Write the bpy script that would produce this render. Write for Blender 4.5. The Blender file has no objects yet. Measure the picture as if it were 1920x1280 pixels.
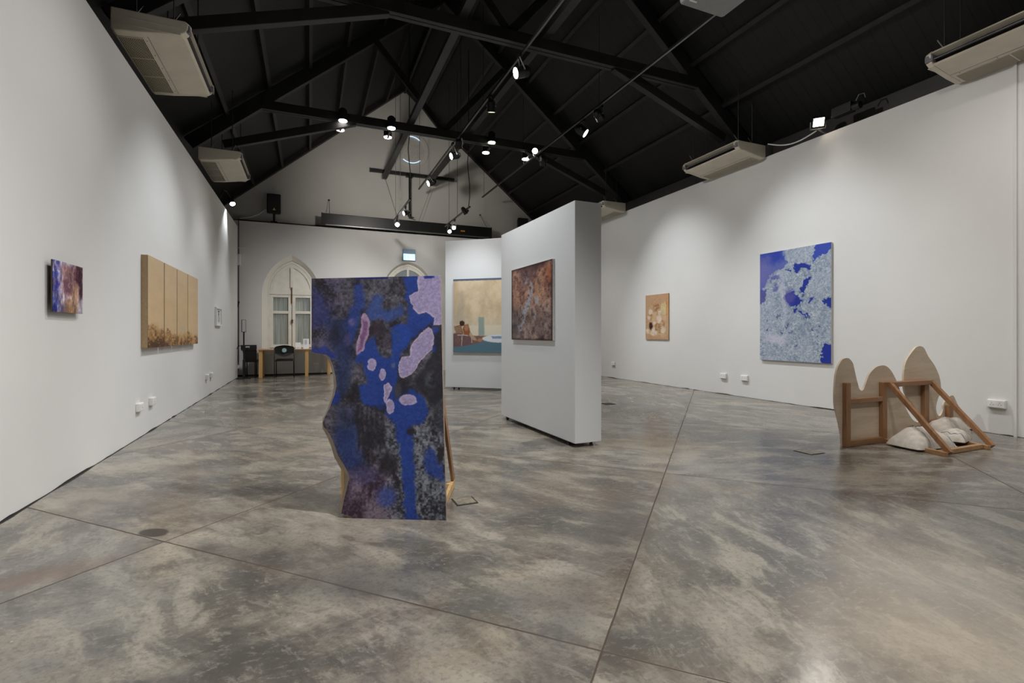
import bpy, bmesh, math, random
import numpy as np
from mathutils import Vector, Matrix

sc = bpy.context.scene
COL = sc.collection
# ------------------------------------------------------------------ camera, world, exposure, lights
CAM_H = 1.15
FPX = 916.0
HOR = 625.0
YAW = math.atan(380 / FPX)
SY, CY = math.sin(YAW), math.cos(YAW)
cam_d = bpy.data.cameras.new('camera'); cam = bpy.data.objects.new('camera', cam_d); COL.objects.link(cam)
cam.location = (0, 0, CAM_H); cam.rotation_euler = (math.pi / 2, 0, -YAW)
cam_d.sensor_width = 36; cam_d.lens = 36 * FPX / 1920; cam_d.shift_y = -(640 - HOR) / 1920
cam_d.clip_start = .05; cam_d.clip_end = 100
sc.camera = cam
sc.view_settings.view_transform = 'Standard'; sc.view_settings.look = 'None'
sc.view_settings.gamma = 1; sc.view_settings.use_curve_mapping = False
sc.view_settings.exposure = 0.34
w = bpy.data.worlds.new('world'); sc.world = w; w.use_nodes = True
w.node_tree.nodes['Background'].inputs[0].default_value = (.6, .7, .8, 1)
w.node_tree.nodes['Background'].inputs[1].default_value = 0.05

ZT = 5.3                                    # height of the lighting tracks
TB, TC = 2.91, 4.87                         # X of the two long tracks

def spot(name, loc, target, watt, deg, blend=.6, rad=.05, col=(1, .97, .93)):
    l = bpy.data.lights.new(name, 'SPOT'); l.energy = watt; l.spot_size = math.radians(deg)
    l.spot_blend = blend; l.shadow_soft_size = rad; l.color = col
    o = bpy.data.objects.new(name, l); COL.objects.link(o); o.location = loc
    o.rotation_euler = (Vector(target) - Vector(loc)).to_track_quat('-Z', 'Y').to_euler()
    return o

WARM = (1, .95, .88); COOL = (.93, .97, 1); NEUT = (1, .985, .965)
# general light: added wide spots without fixtures; the second follows the shaped painting's shadow
for (x, y, z, tx, ty, e, dg) in ((TB, -1.9, ZT - .25, 2.6, -1.6, 260, 88), (2.35, .75, ZT - .25, .4, 2.3, 900, 84),
                      (TC, .2, ZT - .25, 5.2, .4, 260, 84), (TC, 3.6, ZT - .25, 5.0, 3.9, 170, 80), (TB - 1.4, 5.4, ZT - .25, .7, 6.4, 150, 80),
                      (TB, 8.3, ZT - .25, 1.9, 8.6, 230, 100), (TC, 7.6, ZT - .25, 5.0, 7.6, 230, 95), (TC, 10.8, ZT - .25, TC, 11, 230, 110), (1.4, 12.0, 5.0, 1.2, 12.6, 230, 115)):
    spot('unseen_room_spot', (x, y, z), (tx, ty, 0), e, dg, .9, .14, NEUT)
# wall washers / picture lights
spot('picture_light', (1.0, 1.2, 5.1), (-1.7, 1.6, 1.1), 170, 90, 1, .08, NEUT)
spot('picture_light', (1.2, 4.2, 5.1), (-1.7, 4.2, 1.0), 190, 76, 1, .08, NEUT)
spot('picture_light', (1.2, 7.2, 5.1), (-1.7, 7.4, 1.0), 290, 62, .9, .06, COOL)
spot('picture_light', (.4, 9.6, 5.0), (-1.7, 9.9, 1.5), 110, 46, .9, .06, COOL)
spot('picture_light', (.4, 12.3, 4.6), (-1.7, 12.2, 1.5), 80, 44, .9, .06, COOL)
spot('picture_light', (TC, 5.8, 5.1), (7.3, 5.0, 1.0), 270, 66, 1, .08, COOL)
spot('picture_light', (TC, 8.6, 5.1), (7.3, 8.0, 1.0), 270, 66, 1, .08, COOL)
spot('picture_light', (TC, 2.0, 5.1), (7.3, 2.2, 1.6), 90, 90, 1, .08, WARM)
spot('picture_light', (TB, .4, 5.05), (7.3, 3.0, 1.2), 200, 62, 1, .05, WARM)
spot('picture_light', (2.0, 7.4, 4.1), (3.0, 9.7, 1.4), 200, 50, .9, .05, COOL)
spot('picture_light', (.5, 4.9, 5.1), (2.45, 5.3, 1.0), 250, 56, .9, .05, COOL)
spot('picture_light', (.9, .4, 5.1), (.5, 3.0, .8), 60, 34, .9, .05, NEUT)
spot('gable_fill_light', (1.6, 10.9, 4.6), (2.7, 15.2, 5.4), 200, 95, 1, .1, WARM)  # added spot without a fixture, brightens the gable
spot('end_wall_fill_light', (1.9, 11.9, 4.1), (.2, 15.0, 1.3), 170, 84, 1, .1, NEUT)  # this spot and the next are added to lift the end wall
spot('end_wall_fill_light', (3.5, 12.2, 4.1), (3.4, 15.0, 2.0), 70, 84, 1, .1, NEUT)
spot('wall_fill_light', (.4, 5.6, 5.15), (7.3, 5.4, 2.4), 330, 78, 1, .1, NEUT)
spot('wall_fill_light', (.8, 1.4, 5.15), (7.3, 2.8, 2.6), 150, 70, 1, .1, WARM)
spot('wall_fill_light', (TC, 5.2, 5.15), (-1.7, 5.8, 2.6), 230, 78, 1, .1, NEUT)
spot('wall_fill_light', (TB, 10.2, 5.15), (7.3, 10.6, 2.4), 120, 80, 1, .1, NEUT)

# ------------------------------------------------------------------ measuring helpers
def ray(px, py):
    u = (px - 960) / FPX; v = (HOR - py) / FPX
    return Vector((SY + CY * u, CY - SY * u, v))
def onX(px, py, X):
    r = ray(px, py); t = X / r.x; return Vector((X, r.y * t, CAM_H + r.z * t))
def onY(px, py, Y):
    r = ray(px, py); t = Y / r.y; return Vector((r.x * t, Y, CAM_H + r.z * t))
def onZ(px, py, Z=0.):
    r = ray(px, py); t = (Z - CAM_H) / r.z; return Vector((r.x * t, r.y * t, Z))
def onP(px, py, P, N):
    r = ray(px, py); C = Vector((0, 0, CAM_H)); t = (P - C).dot(N) / r.dot(N); return C + r * t

# ------------------------------------------------------------------ object helpers
def tag(o, label=None, cat=None, group=None, kind=None):
    if label: o['label'] = label
    if cat: o['category'] = cat
    if group: o['group'] = group
    if kind: o['kind'] = kind
    return o
def thing(name, loc, label, cat, group=None):
    o = bpy.data.objects.new(name, None); COL.objects.link(o); o.location = loc
    o.empty_display_size = .1
    return tag(o, label, cat, group)
def origin(o):
    v = Vector((0, 0, 0))
    while o: v += o.location; o = o.parent
    return v

class MB:
    """collects shapes in world coordinates, builds ONE mesh object"""
    def __init__(s): s.v = []; s.f = []
    def add(s, vs, fs):
        n = len(s.v); s.v += [tuple(p) for p in vs]; s.f += [tuple(i + n for i in f) for f in fs]; return s
    def box(s, a, b):
        x0, y0, z0 = [min(a[i], b[i]) for i in range(3)]; x1, y1, z1 = [max(a[i], b[i]) for i in range(3)]
        return s.add([(x0, y0, z0), (x1, y0, z0), (x1, y1, z0), (x0, y1, z0), (x0, y0, z1), (x1, y0, z1), (x1, y1, z1), (x0, y1, z1)],
                     [(0, 3, 2, 1), (4, 5, 6, 7), (0, 1, 5, 4), (1, 2, 6, 5), (2, 3, 7, 6), (3, 0, 4, 7)])
    def beam(s, a, b, wd, ht, up=(0, 0, 1)):
        a, b = Vector(a), Vector(b); d = (b - a).normalized(); u = Vector(up)
        r = d.cross(u)
        if r.length < 1e-4: r = d.cross(Vector((1, 0, 0)))
        r.normalize(); u = r.cross(d).normalized()
        r *= wd / 2; u *= ht / 2
        return s.add([a - r - u, a + r - u, a + r + u, a - r + u, b - r - u, b + r - u, b + r + u, b - r + u],
                     [(0, 1, 2, 3), (7, 6, 5, 4), (0, 4, 5, 1), (1, 5, 6, 2), (2, 6, 7, 3), (3, 7, 4, 0)])
    def cyl(s, a, b, r, r2=None, n=20, cap=True):
        a, b = Vector(a), Vector(b); r2 = r if r2 is None else r2
        d = (b - a).normalized(); x = d.orthogonal().normalized(); y = d.cross(x)
        vs = []
        for p, q in ((a, r), (b, r2)):
            for i in range(n):
                t = 2 * math.pi * i / n; vs.append(p + (x * math.cos(t) + y * math.sin(t)) * q)
        fs = [(i, (i + 1) % n, n + (i + 1) % n, n + i) for i in range(n)]
        if cap: fs += [tuple(range(n - 1, -1, -1)), tuple(range(n, 2 * n))]
        return s.add(vs, fs)
    def tube(s, pts, r, n=8):
        pts = [Vector(p) for p in pts]; vs = []; m = len(pts)
        x = None
        for i, p in enumerate(pts):
            d = (pts[min(i + 1, m - 1)] - pts[max(i - 1, 0)]).normalized()
            x = d.orthogonal().normalized() if x is None else (x - d * x.dot(d)).normalized()
            y = d.cross(x)
            for k in range(n):
                t = 2 * math.pi * k / n; vs.append(p + (x * math.cos(t) + y * math.sin(t)) * r)
        fs = [(i * n + k, i * n + (k + 1) % n, (i + 1) * n + (k + 1) % n, (i + 1) * n + k) for i in range(m - 1) for k in range(n)]
        fs += [tuple(range(n - 1, -1, -1)), tuple(range((m - 1) * n, m * n))]
        return s.add(vs, fs)
    def prism(s, front, back):
        n = len(front)
        if n > 10:
            from mathutils.geometry import tessellate_polygon
            tr = tessellate_polygon([[Vector(p) for p in front]])
            return s.add(list(front) + list(back), [tuple(q) for q in tr] + [tuple(n + k for k in reversed(q)) for q in tr] +
                         [(i, n + i, n + (i + 1) % n, (i + 1) % n) for i in range(n)])
        return s.add(list(front) + list(back), [tuple(range(n)), tuple(range(2 * n - 1, n - 1, -1))] +
                     [(i, n + i, n + (i + 1) % n, (i + 1) % n) for i in range(n)])
    def sphere(s, c, r, nu=16, nv=10):
        c = Vector(c); rr = r if hasattr(r, '__len__') else (r, r, r); vs = []; fs = []
        for j in range(nv + 1):
            for i in range(nu):
                a = 2 * math.pi * i / nu; b = math.pi * j / nv
                vs.append(c + Vector((rr[0] * math.sin(b) * math.cos(a), rr[1] * math.sin(b) * math.sin(a), rr[2] * math.cos(b))))
        for j in range(nv):
            for i in range(nu):
                fs.append((j * nu + i, j * nu + (i + 1) % nu, (j + 1) * nu + (i + 1) % nu, (j + 1) * nu + i))
        return s.add(vs, fs)
    def build(s, name, mat, parent=None, bevel=0, smooth=False, loc=None):
        o0 = origin(parent) if parent else Vector(loc or (0, 0, 0))
        me = bpy.data.meshes.new(name)
        me.from_pydata([tuple(Vector(p) - o0) for p in s.v], [], s.f)
        bm = bmesh.new(); bm.from_mesh(me); bmesh.ops.recalc_face_normals(bm, faces=bm.faces); bm.to_mesh(me); bm.free()
        me.materials.append(mat)
        o = bpy.data.objects.new(name, me); COL.objects.link(o)
        if parent: o.parent = parent
        else: o.location = o0
        if smooth:
            for p in me.polygons: p.use_smooth = True
        if bevel:
            b = o.modifiers.new('bevel', 'BEVEL'); b.width = bevel; b.segments = 2; b.limit_method = 'ANGLE'; b.angle_limit = .6
        return o
def smooth_angle(o, deg=40):
    for p in o.data.polygons: p.use_smooth = True
    bm = bmesh.new(); bm.from_mesh(o.data)
    for e in bm.edges:
        e.smooth = not (len(e.link_faces) == 2 and e.calc_face_angle(0) > math.radians(deg))
    bm.to_mesh(o.data); bm.free(); return o

# ------------------------------------------------------------------ materials
def srgb(c): return tuple(((x / 255) / 12.92 if x <= 10 else ((x / 255 + .055) / 1.055) ** 2.4) for x in c)
def new_mat(name):
    m = bpy.data.materials.new(name); m.use_nodes = True; nt = m.node_tree
    return m, nt, nt.nodes['Principled BSDF']
def nd(nt, typ, **kw):
    n = nt.nodes.new(typ)
    for k, v in kw.items(): setattr(n, k, v)
    return n
def mathn(nt, op, a, b=None, c=None, clamp=False):
    n = nt.nodes.new('ShaderNodeMath'); n.operation = op; n.use_clamp = clamp
    for i, x in enumerate((a, b, c)):
        if x is None: continue
        if isinstance(x, (int, float)): n.inputs[i].default_value = x
        else: nt.links.new(x, n.inputs[i])
    return n.outputs[0]
def mixc(nt, fac, a, b, blend='MIX'):
    n = nt.nodes.new('ShaderNodeMix'); n.data_type = 'RGBA'; n.blend_type = blend
    for inp, x in ((n.inputs[0], fac), (n.inputs[6], a), (n.inputs[7], b)):
        if isinstance(x, (int, float)): inp.default_value = x
        elif isinstance(x, tuple): inp.default_value = x + (1,) if len(x) == 3 else x
        else: nt.links.new(x, inp)
    return n.outputs[2]
def noise(nt, vec, scale, detail=4, rough=.55, dist=0):
    n = nt.nodes.new('ShaderNodeTexNoise'); n.inputs['Scale'].default_value = scale
    n.inputs['Detail'].default_value = detail; n.inputs['Roughness'].default_value = rough
    n.inputs['Distortion'].default_value = dist
    if vec is not None: nt.links.new(vec, n.inputs['Vector'])
    return n.outputs['Fac']
def mapping(nt, vec, rot=(0, 0, 0), scale=(1, 1, 1), loc=(0, 0, 0)):
    n = nt.nodes.new('ShaderNodeMapping'); nt.links.new(vec, n.inputs[0])
    n.inputs['Rotation'].default_value = rot; n.inputs['Scale'].default_value = scale; n.inputs['Location'].default_value = loc
    return n.outputs[0]
def ramp(nt, fac, p0, p1):
    n = nt.nodes.new('ShaderNodeMapRange'); n.interpolation_type = 'SMOOTHSTEP'; nt.links.new(fac, n.inputs[0])
    n.inputs[1].default_value = p0; n.inputs[2].default_value = p1; return n.outputs[0]
def bump(nt, h, strength, dist, bs):
    n = nt.nodes.new('ShaderNodeBump'); n.inputs['Strength'].default_value = strength; n.inputs['Distance'].default_value = dist
    nt.links.new(h, n.inputs['Height']); nt.links.new(n.outputs[0], bs.inputs['Normal'])
def simple(name, rgb, rough=.5, metal=0, var=.08, scale=12, bmp=0, spec=.5, stretch=None):
    m, nt, bs = new_mat(name); tc = nd(nt, 'ShaderNodeTexCoord').outputs['Object']
    if stretch: tc = mapping(nt, tc, scale=stretch)
    n = noise(nt, tc, scale); c = srgb(rgb)
    lo = tuple(max(0, x * (1 - var)) for x in c); hi = tuple(min(1, x * (1 + var)) for x in c)
    nt.links.new(mixc(nt, ramp(nt, n, .3, .7), lo, hi), bs.inputs['Base Color'])
    bs.inputs['Roughness'].default_value = rough; bs.inputs['Metallic'].default_value = metal
    bs.inputs['Specular IOR Level'].default_value = spec
    if bmp: bump(nt, n, bmp, .01, bs)
    return m
def emis(name, rgb, strength):
    m, nt, bs = new_mat(name); bs.inputs['Base Color'].default_value = srgb(rgb) + (1,)
    bs.inputs['Emission Color'].default_value = srgb(rgb) + (1,); bs.inputs['Emission Strength'].default_value = strength
    return m

def wall_mat(name, rgb, dirt=.05):
    m, nt, bs = new_mat(name); tc = nd(nt, 'ShaderNodeTexCoord').outputs['Object']
    big = noise(nt, tc, .7, 5, .6); fine = noise(nt, tc, 90, 3, .7); mid = noise(nt, tc, 6, 6, .65, .4)
    c = srgb(rgb)
    a = mixc(nt, ramp(nt, big, .25, .8), tuple(x * (1 - dirt) for x in c), c)
    a = mixc(nt, mathn(nt, 'MULTIPLY', ramp(nt, mid, .6, .8), .12), a, tuple(x * .8 for x in c))
    # scuffs: faint short dark hairlines
    sc_ = noise(nt, mapping(nt, tc, (.2, .1, 0), (3, 3, 14)), 1.1, 8, .75, 1.2)
    line = mathn(nt, 'SUBTRACT', 1, ramp(nt, mathn(nt, 'ABSOLUTE', mathn(nt, 'SUBTRACT', sc_, .5)), 0, .004))
    a = mixc(nt, mathn(nt, 'MULTIPLY', line, .05), a, srgb((120, 115, 110)))
    nt.links.new(a, bs.inputs['Base Color']); bs.inputs['Roughness'].default_value = .75
    bs.inputs['Specular IOR Level'].default_value = .3
    bump(nt, fine, .12, .004, bs)
    return m
M = {}
M['wall'] = wall_mat('white_gallery_wall', (222, 221, 219))
M['gable'] = wall_mat('old_plaster', (205, 202, 196), .1)
M['panelwhite'] = wall_mat('white_display_panel', (222, 224, 225), .04)
M['reveal'] = wall_mat('cream_reveal', (228, 224, 214), .04)

def roof_mat():
    m, nt, bs = new_mat('black_roof_boards'); tc = nd(nt, 'ShaderNodeTexCoord').outputs['Object']
    sep = nd(nt, 'ShaderNodeSeparateXYZ'); nt.links.new(tc, sep.inputs[0])
    y = mathn(nt, 'DIVIDE', sep.outputs[1], .16); fr = mathn(nt, 'FRACT', y)
    g = mathn(nt, 'LESS_THAN', mathn(nt, 'ABSOLUTE', mathn(nt, 'SUBTRACT', fr, .5)), .045)
    wn = nd(nt, 'ShaderNodeTexWhiteNoise', noise_dimensions='1D'); nt.links.new(mathn(nt, 'FLOOR', mathn(nt, 'ADD', y, .5)), wn.inputs['W'])
    n = noise(nt, mapping(nt, tc, scale=(1, 8, 1)), 3, 5)
    base = mixc(nt, mathn(nt, 'MULTIPLY', wn.outputs[0], .6), srgb((14, 16, 15)), srgb((22, 23, 22)))
    base = mixc(nt, mathn(nt, 'MULTIPLY', n, .4), base, srgb((24, 21, 22)))
    nt.links.new(mixc(nt, g, base, srgb((6, 6, 6))), bs.inputs['Base Color'])
    bs.inputs['Roughness'].default_value = .6
    h = mathn(nt, 'SUBTRACT', 1, g); bump(nt, h, .6, .01, bs)
    return m
M['roof'] = roof_mat()
M['beam'] = simple('black_painted_timber', (33, 31, 30), .5, var=.25, scale=5, bmp=.2)
M['blackmetal'] = simple('black_metal', (26, 26, 27), .38, .2, var=.15)
M['blackplastic'] = simple('black_plastic', (24, 24, 25), .42, var=.15, scale=30)
M['greymetal'] = simple('grey_metal', (120, 120, 120), .35, .8)
M['darkmatt'] = simple('dark_void', (14, 13, 13), .8)
M['wire'] = simple('dark_wire', (50, 47, 45), .5, .3)
M['bracket'] = simple('galvanised_steel', (150, 150, 148), .4, .7)
M['lens'] = emis('lamp_lens', (255, 252, 245), 14)
M['lensoff'] = simple('dark_reflector', (90, 88, 84), .15, .9)
M['lensgreen'] = emis('greenish_lamp_lens', (225, 255, 190), 14)
M['lenswarm'] = emis('warm_lamp_lens', (255, 236, 205), 14)
M['accream'] = simple('cream_plastic', (214, 206, 188), .45, var=.05, scale=4)
M['acgrey'] = simple('grey_plastic', (110, 108, 112), .5)
M['whiteplastic'] = simple('white_plastic', (232, 231, 228), .4, var=.02)
M['greycase'] = simple('grey_enclosure', (140, 142, 142), .5, var=.05)
M['paintwhite'] = simple('cream_painted_wood', (233, 229, 218), .5, var=.05, scale=6, bmp=.1)
M['brass'] = simple('aged_brass', (120, 90, 50), .4, .8)
M['sack'] = simple('white_canvas_sack', (204, 197, 186), .85, var=.08, scale=20, bmp=.35)
M['sackblue'] = simple('blue_stitching', (60, 75, 140), .8)
M['cord'] = simple('grey_cord', (120, 112, 102), .8)
M['paper'] = simple('white_paper', (235, 236, 238), .6, var=.01)
M['print'] = simple('grey_print', (110, 112, 122), .6)
M['edgeboard'] = simple('raw_board_edge', (150, 134, 118), .7, var=.15, scale=20)
M['canvasedge'] = simple('white_canvas_edge', (196, 194, 190), .8, bmp=.1, scale=60)
M['tanedge'] = simple('tan_canvas_edge', (176, 150, 116), .8, bmp=.1, scale=60)
M['darkedge'] = simple('dark_canvas_edge', (70, 60, 58), .8)
M['orange'] = simple('orange_print', (235, 150, 50), .6)
M['gapshade_trim'] = simple('dark_trim_gap_shade', (44, 42, 40), .8)

def wood_mat(name, c0, c1, axis_scale, rough=.5, knots=0, ring=7):
    m, nt, bs = new_mat(name); tc = nd(nt, 'ShaderNodeTexCoord').outputs['Object']
    g = noise(nt, mapping(nt, tc, scale=axis_scale), 2.2, 6, .6, .8)
    f = noise(nt, mapping(nt, tc, scale=tuple(x * 3 for x in axis_scale)), ring, 4, .6)
    c = mixc(nt, ramp(nt, g, .3, .7), srgb(c0), srgb(c1))
    c = mixc(nt, mathn(nt, 'MULTIPLY', ramp(nt, f, .5, .75), .35), c, tuple(x * .72 for x in srgb(c0)))
    if knots:
        v = nd(nt, 'ShaderNodeTexVoronoi'); v.inputs['Scale'].default_value = knots
        nt.links.new(mapping(nt, tc, scale=(1, 1, 1.5)), v.inputs['Vector'])
        k = mathn(nt, 'SUBTRACT', 1, ramp(nt, v.outputs['Distance'], .03, .075))
        c = mixc(nt, mathn(nt, 'MULTIPLY', k, .75), c, srgb((112, 78, 52)))
    nt.links.new(c, bs.inputs['Base Color']); bs.inputs['Roughness'].default_value = rough
    bump(nt, f, .08, .003, bs)
    return m
M['ply'] = wood_mat('pine_plywood', (198, 178, 155), (214, 196, 174), (.6, 3, 5), .65, knots=2.3)
M['lumberv'] = wood_mat('reddish_lumber_upright', (138, 98, 66), (160, 118, 82), (9, 9, .7), .5)
M['lumberh'] = wood_mat('reddish_lumber_rail', (140, 100, 70), (162, 122, 88), (.8, 9, 9), .5)
M['lumbery'] = wood_mat('reddish_lumber_ground_rail', (156, 118, 80), (178, 140, 100), (9, .8, 9), .5)
M['lightwood'] = wood_mat('light_pine', (196, 160, 108), (216, 182, 128), (9, 9, .8), .5)
M['tablewood'] = wood_mat('beech_table', (202, 160, 104), (220, 178, 122), (7, 7, .8), .45)
M['tabletop'] = wood_mat('beech_table_top', (190, 150, 110), (212, 172, 132), (.8, 7, 7), .4)

def glass_mat():
    m, nt, bs = new_mat('window_glass')
    bs.inputs['Base Color'].default_value = (.75, .82, .8, 1); bs.inputs['Roughness'].default_value = .04
    bs.inputs['Alpha'].default_value = .2
    return m
M['glass'] = glass_mat()
def curtain_mat():
    m, nt, bs = new_mat('sheer_curtain'); tc = nd(nt, 'ShaderNodeTexCoord').outputs['Object']
    n = noise(nt, mapping(nt, tc, scale=(9, 1, .25)), 1.5, 3)
    nt.links.new(mixc(nt, ramp(nt, n, .38, .62), srgb((104, 110, 102)), srgb((188, 192, 178))), bs.inputs['Base Color'])  # light and dark vertical bands paint fold highlights and shade into the cloth
    bs.inputs['Roughness'].default_value = .9
    return m
M['curtain'] = curtain_mat()
M['frost'] = simple('frosted_glass', (150, 158, 162), .25, var=.06, scale=3)

# ---- floor
def floor_mat():
    m, nt, bs = new_mat('polished_concrete'); tc = nd(nt, 'ShaderNodeTexCoord').outputs['Object']
    sep = nd(nt, 'ShaderNodeSeparateXYZ'); nt.links.new(tc, sep.inputs[0]); X, Y = sep.outputs[0], sep.outputs[1]
    wob = mathn(nt, 'MULTIPLY', mathn(nt, 'SUBTRACT', noise(nt, tc, 3, 3), .5), .012)
    p = mathn(nt, 'DIVIDE', mathn(nt, 'ADD', mathn(nt, 'ADD', mathn(nt, 'SUBTRACT', X, Y), .53), wob), 3.44)
    q = mathn(nt, 'DIVIDE', mathn(nt, 'ADD', mathn(nt, 'SUBTRACT', mathn(nt, 'ADD', X, Y), 2.49), wob), 3.45)
    def dist(t):
        r = mathn(nt, 'SUBTRACT', t, mathn(nt, 'ROUND', t)); return mathn(nt, 'MULTIPLY', mathn(nt, 'ABSOLUTE', r), 3.44 / 1.41421)
    dj = mathn(nt, 'MINIMUM', dist(p), dist(q))
    joint = mathn(nt, 'SUBTRACT', 1, ramp(nt, dj, .002, .006))
    near = mathn(nt, 'SUBTRACT', 1, ramp(nt, dj, .0, .10))
    wn = nd(nt, 'ShaderNodeTexWhiteNoise', noise_dimensions='2D'); cv = nd(nt, 'ShaderNodeCombineXYZ')
    nt.links.new(mathn(nt, 'FLOOR', p), cv.inputs[0]); nt.links.new(mathn(nt, 'FLOOR', q), cv.inputs[1]); nt.links.new(cv.outputs[0], wn.inputs['Vector'])
    slab = wn.outputs['Value']
    vr = nd(nt, 'ShaderNodeVectorRotate', rotation_type='Z_AXIS'); nt.links.new(tc, vr.inputs['Vector']); nt.links.new(mathn(nt, 'MULTIPLY', slab, 2.2), vr.inputs['Angle'])
    tcs = vr.outputs[0]
    # trowel streaks running across the room
    warp = nd(nt, 'ShaderNodeVectorMath', operation='ADD'); nz = nd(nt, 'ShaderNodeTexNoise'); nz.inputs['Scale'].default_value = 1.3; nz.inputs['Detail'].default_value = 3
    nt.links.new(tc, nz.inputs['Vector']); sv = nd(nt, 'ShaderNodeVectorMath', operation='SCALE'); sv.inputs['Scale'].default_value = .16
    nt.links.new(nz.outputs['Color'], sv.inputs[0]); nt.links.new(tc, warp.inputs[0]); wsb = nd(nt, 'ShaderNodeVectorMath', operation='ADD'); nt.links.new(tcs, wsb.inputs[0]); nt.links.new(sv.outputs[0], wsb.inputs[1]); ws = wsb.outputs[0]; nt.links.new(sv.outputs[0], warp.inputs[1]); wc = warp.outputs[0]
    big = noise(nt, wc, .55, 6, .6, .3)
    cloud = noise(nt, mapping(nt, wc, (0, 0, .35), (1, 1.35, 1)), 1.15, 8, .6, .15)
    streak = noise(nt, mapping(nt, ws, (0, 0, .25), (1.2, 3.0, 1)), 1.7, 9, .62, .2)
    strk2 = noise(nt, mapping(nt, ws, (0, 0, -.75), (1.4, 3.4, 1)), 5.5, 8, .7, .2)
    fine = noise(nt, tc, 42, 6, .72)
    c = mixc(nt, ramp(nt, big, .38, .62), srgb((112, 107, 99)), srgb((158, 150, 137)))
    c = mixc(nt, mathn(nt, 'MULTIPLY', ramp(nt, cloud, .46, .60), .85), c, srgb((84, 80, 75)))
    c = mixc(nt, mathn(nt, 'MULTIPLY', ramp(nt, streak, .5, .62), .6), c, srgb((70, 68, 66)))
    c = mixc(nt, mathn(nt, 'MULTIPLY', ramp(nt, mathn(nt, 'SUBTRACT', 1, streak), .51, .62), .6), c, srgb((172, 165, 150)))
    c = mixc(nt, mathn(nt, 'MULTIPLY', ramp(nt, strk2, .54, .66), .38), c, srgb((82, 73, 64)))
    c = mixc(nt, mathn(nt, 'MULTIPLY', ramp(nt, mathn(nt, 'SUBTRACT', 1, strk2), .55, .63), .35), c, srgb((166, 160, 148)))
    blu = noise(nt, mapping(nt, wc, loc=(7, 3, 0)), .9, 6, .65)
    c = mixc(nt, mathn(nt, 'MULTIPLY', ramp(nt, blu, .52, .62), .3), c, srgb((106, 110, 112)))
    wrm = noise(nt, mapping(nt, wc, loc=(-4, 9, 0)), .8, 5, .6)
    c = mixc(nt, mathn(nt, 'MULTIPLY', ramp(nt, wrm, .51, .62), .3), c, srgb((130, 112, 90)))
    c = mixc(nt, mathn(nt, 'MULTIPLY', ramp(nt, fine, .48, .62), .35), c, srgb((76, 71, 66)))
    fine2 = noise(nt, mapping(nt, tc, (0, 0, .7), (1, 2, 1)), 18, 7, .75)
    c = mixc(nt, mathn(nt, 'MULTIPLY', ramp(nt, fine2, .52, .64), .4), c, srgb((160, 152, 140)))
    # small dark marks and pale paint specks
    vo = nd(nt, 'ShaderNodeTexVoronoi'); vo.inputs['Scale'].default_value = 6; nt.links.new(mapping(nt, wc, (0, 0, .6), (1, 2.2, 1)), vo.inputs['Vector'])
    mk = mathn(nt, 'MULTIPLY', mathn(nt, 'SUBTRACT', 1, ramp(nt, vo.outputs['Distance'], .05, .11)), ramp(nt, noise(nt, tc, 1.7, 2), .55, .6))
    c = mixc(nt, mathn(nt, 'MULTIPLY', mk, .55), c, srgb((62, 58, 55)))
    v2 = nd(nt, 'ShaderNodeTexVoronoi'); v2.inputs['Scale'].default_value = 15; nt.links.new(mapping(nt, tc, (0, 0, 1), (1, 1.6, 1), (3, 1, 0)), v2.inputs['Vector'])
    sp = mathn(nt, 'MULTIPLY', mathn(nt, 'SUBTRACT', 1, ramp(nt, v2.outputs['Distance'], .04, .07)), ramp(nt, noise(nt, mapping(nt, tc, loc=(5, 5, 0)), 1.3, 3), .6, .66))
    c = mixc(nt, mathn(nt, 'MULTIPLY', sp, .7), c, srgb((216, 212, 204)))
    # hairline cracks
    cr = noise(nt, mapping(nt, tc, (0, 0, .5), (1, 2, 1), (2, 2, 0)), 1.1, 9, .7, 1.4)
    crk = mathn(nt, 'SUBTRACT', 1, ramp(nt, mathn(nt, 'ABSOLUTE', mathn(nt, 'SUBTRACT', cr, .53)), 0, .003))
    c = mixc(nt, mathn(nt, 'MULTIPLY', mathn(nt, 'MULTIPLY', crk, ramp(nt, cloud, .4, .55)), .35), c, srgb((70, 60, 54)))
    # slab tone, joints
    c = mixc(nt, mathn(nt, 'MULTIPLY', slab, .22), c, srgb((118, 116, 108)))
    c = mixc(nt, mathn(nt, 'MULTIPLY', mathn(nt, 'MULTIPLY', near, ramp(nt, noise(nt, tc, 5, 4), .35, .7)), .5), c, srgb((92, 80, 68)))
    c = mixc(nt, joint, c, srgb((70, 58, 48)))
    # dark patches seen on the slabs
    def patch(c, x, y, rx, ry, rot, rgb, amt, ed=.5):
        mp = mapping(nt, wc, (0, 0, 0), (1, 1, 1), (-x - .08, -y - .08, -.08))
        mp = mapping(nt, mp, (0, 0, -rot), (1, 1, 1)); mp = mapping(nt, mp, (0, 0, 0), (1 / rx, 1 / ry, 0))
        ln = nd(nt, 'ShaderNodeVectorMath', operation='LENGTH'); nt.links.new(mp, ln.inputs[0])
        f = mathn(nt, 'SUBTRACT', 1, ramp(nt, mathn(nt, 'ADD', ln.outputs['Value'], mathn(nt, 'MULTIPLY', mathn(nt, 'SUBTRACT', cloud, .5), 2.2)), 1 - ed, 1 + ed))
        return mixc(nt, mathn(nt, 'MULTIPLY', f, amt), c, srgb(rgb))
    for (px, py, rx, ry, rot, rgb, amt, ed) in PATCHES:
        P = onZ(px, py); c = patch(c, P.x, P.y, rx, ry, rot, rgb, amt, ed)
    nt.links.new(c, bs.inputs['Base Color'])
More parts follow.
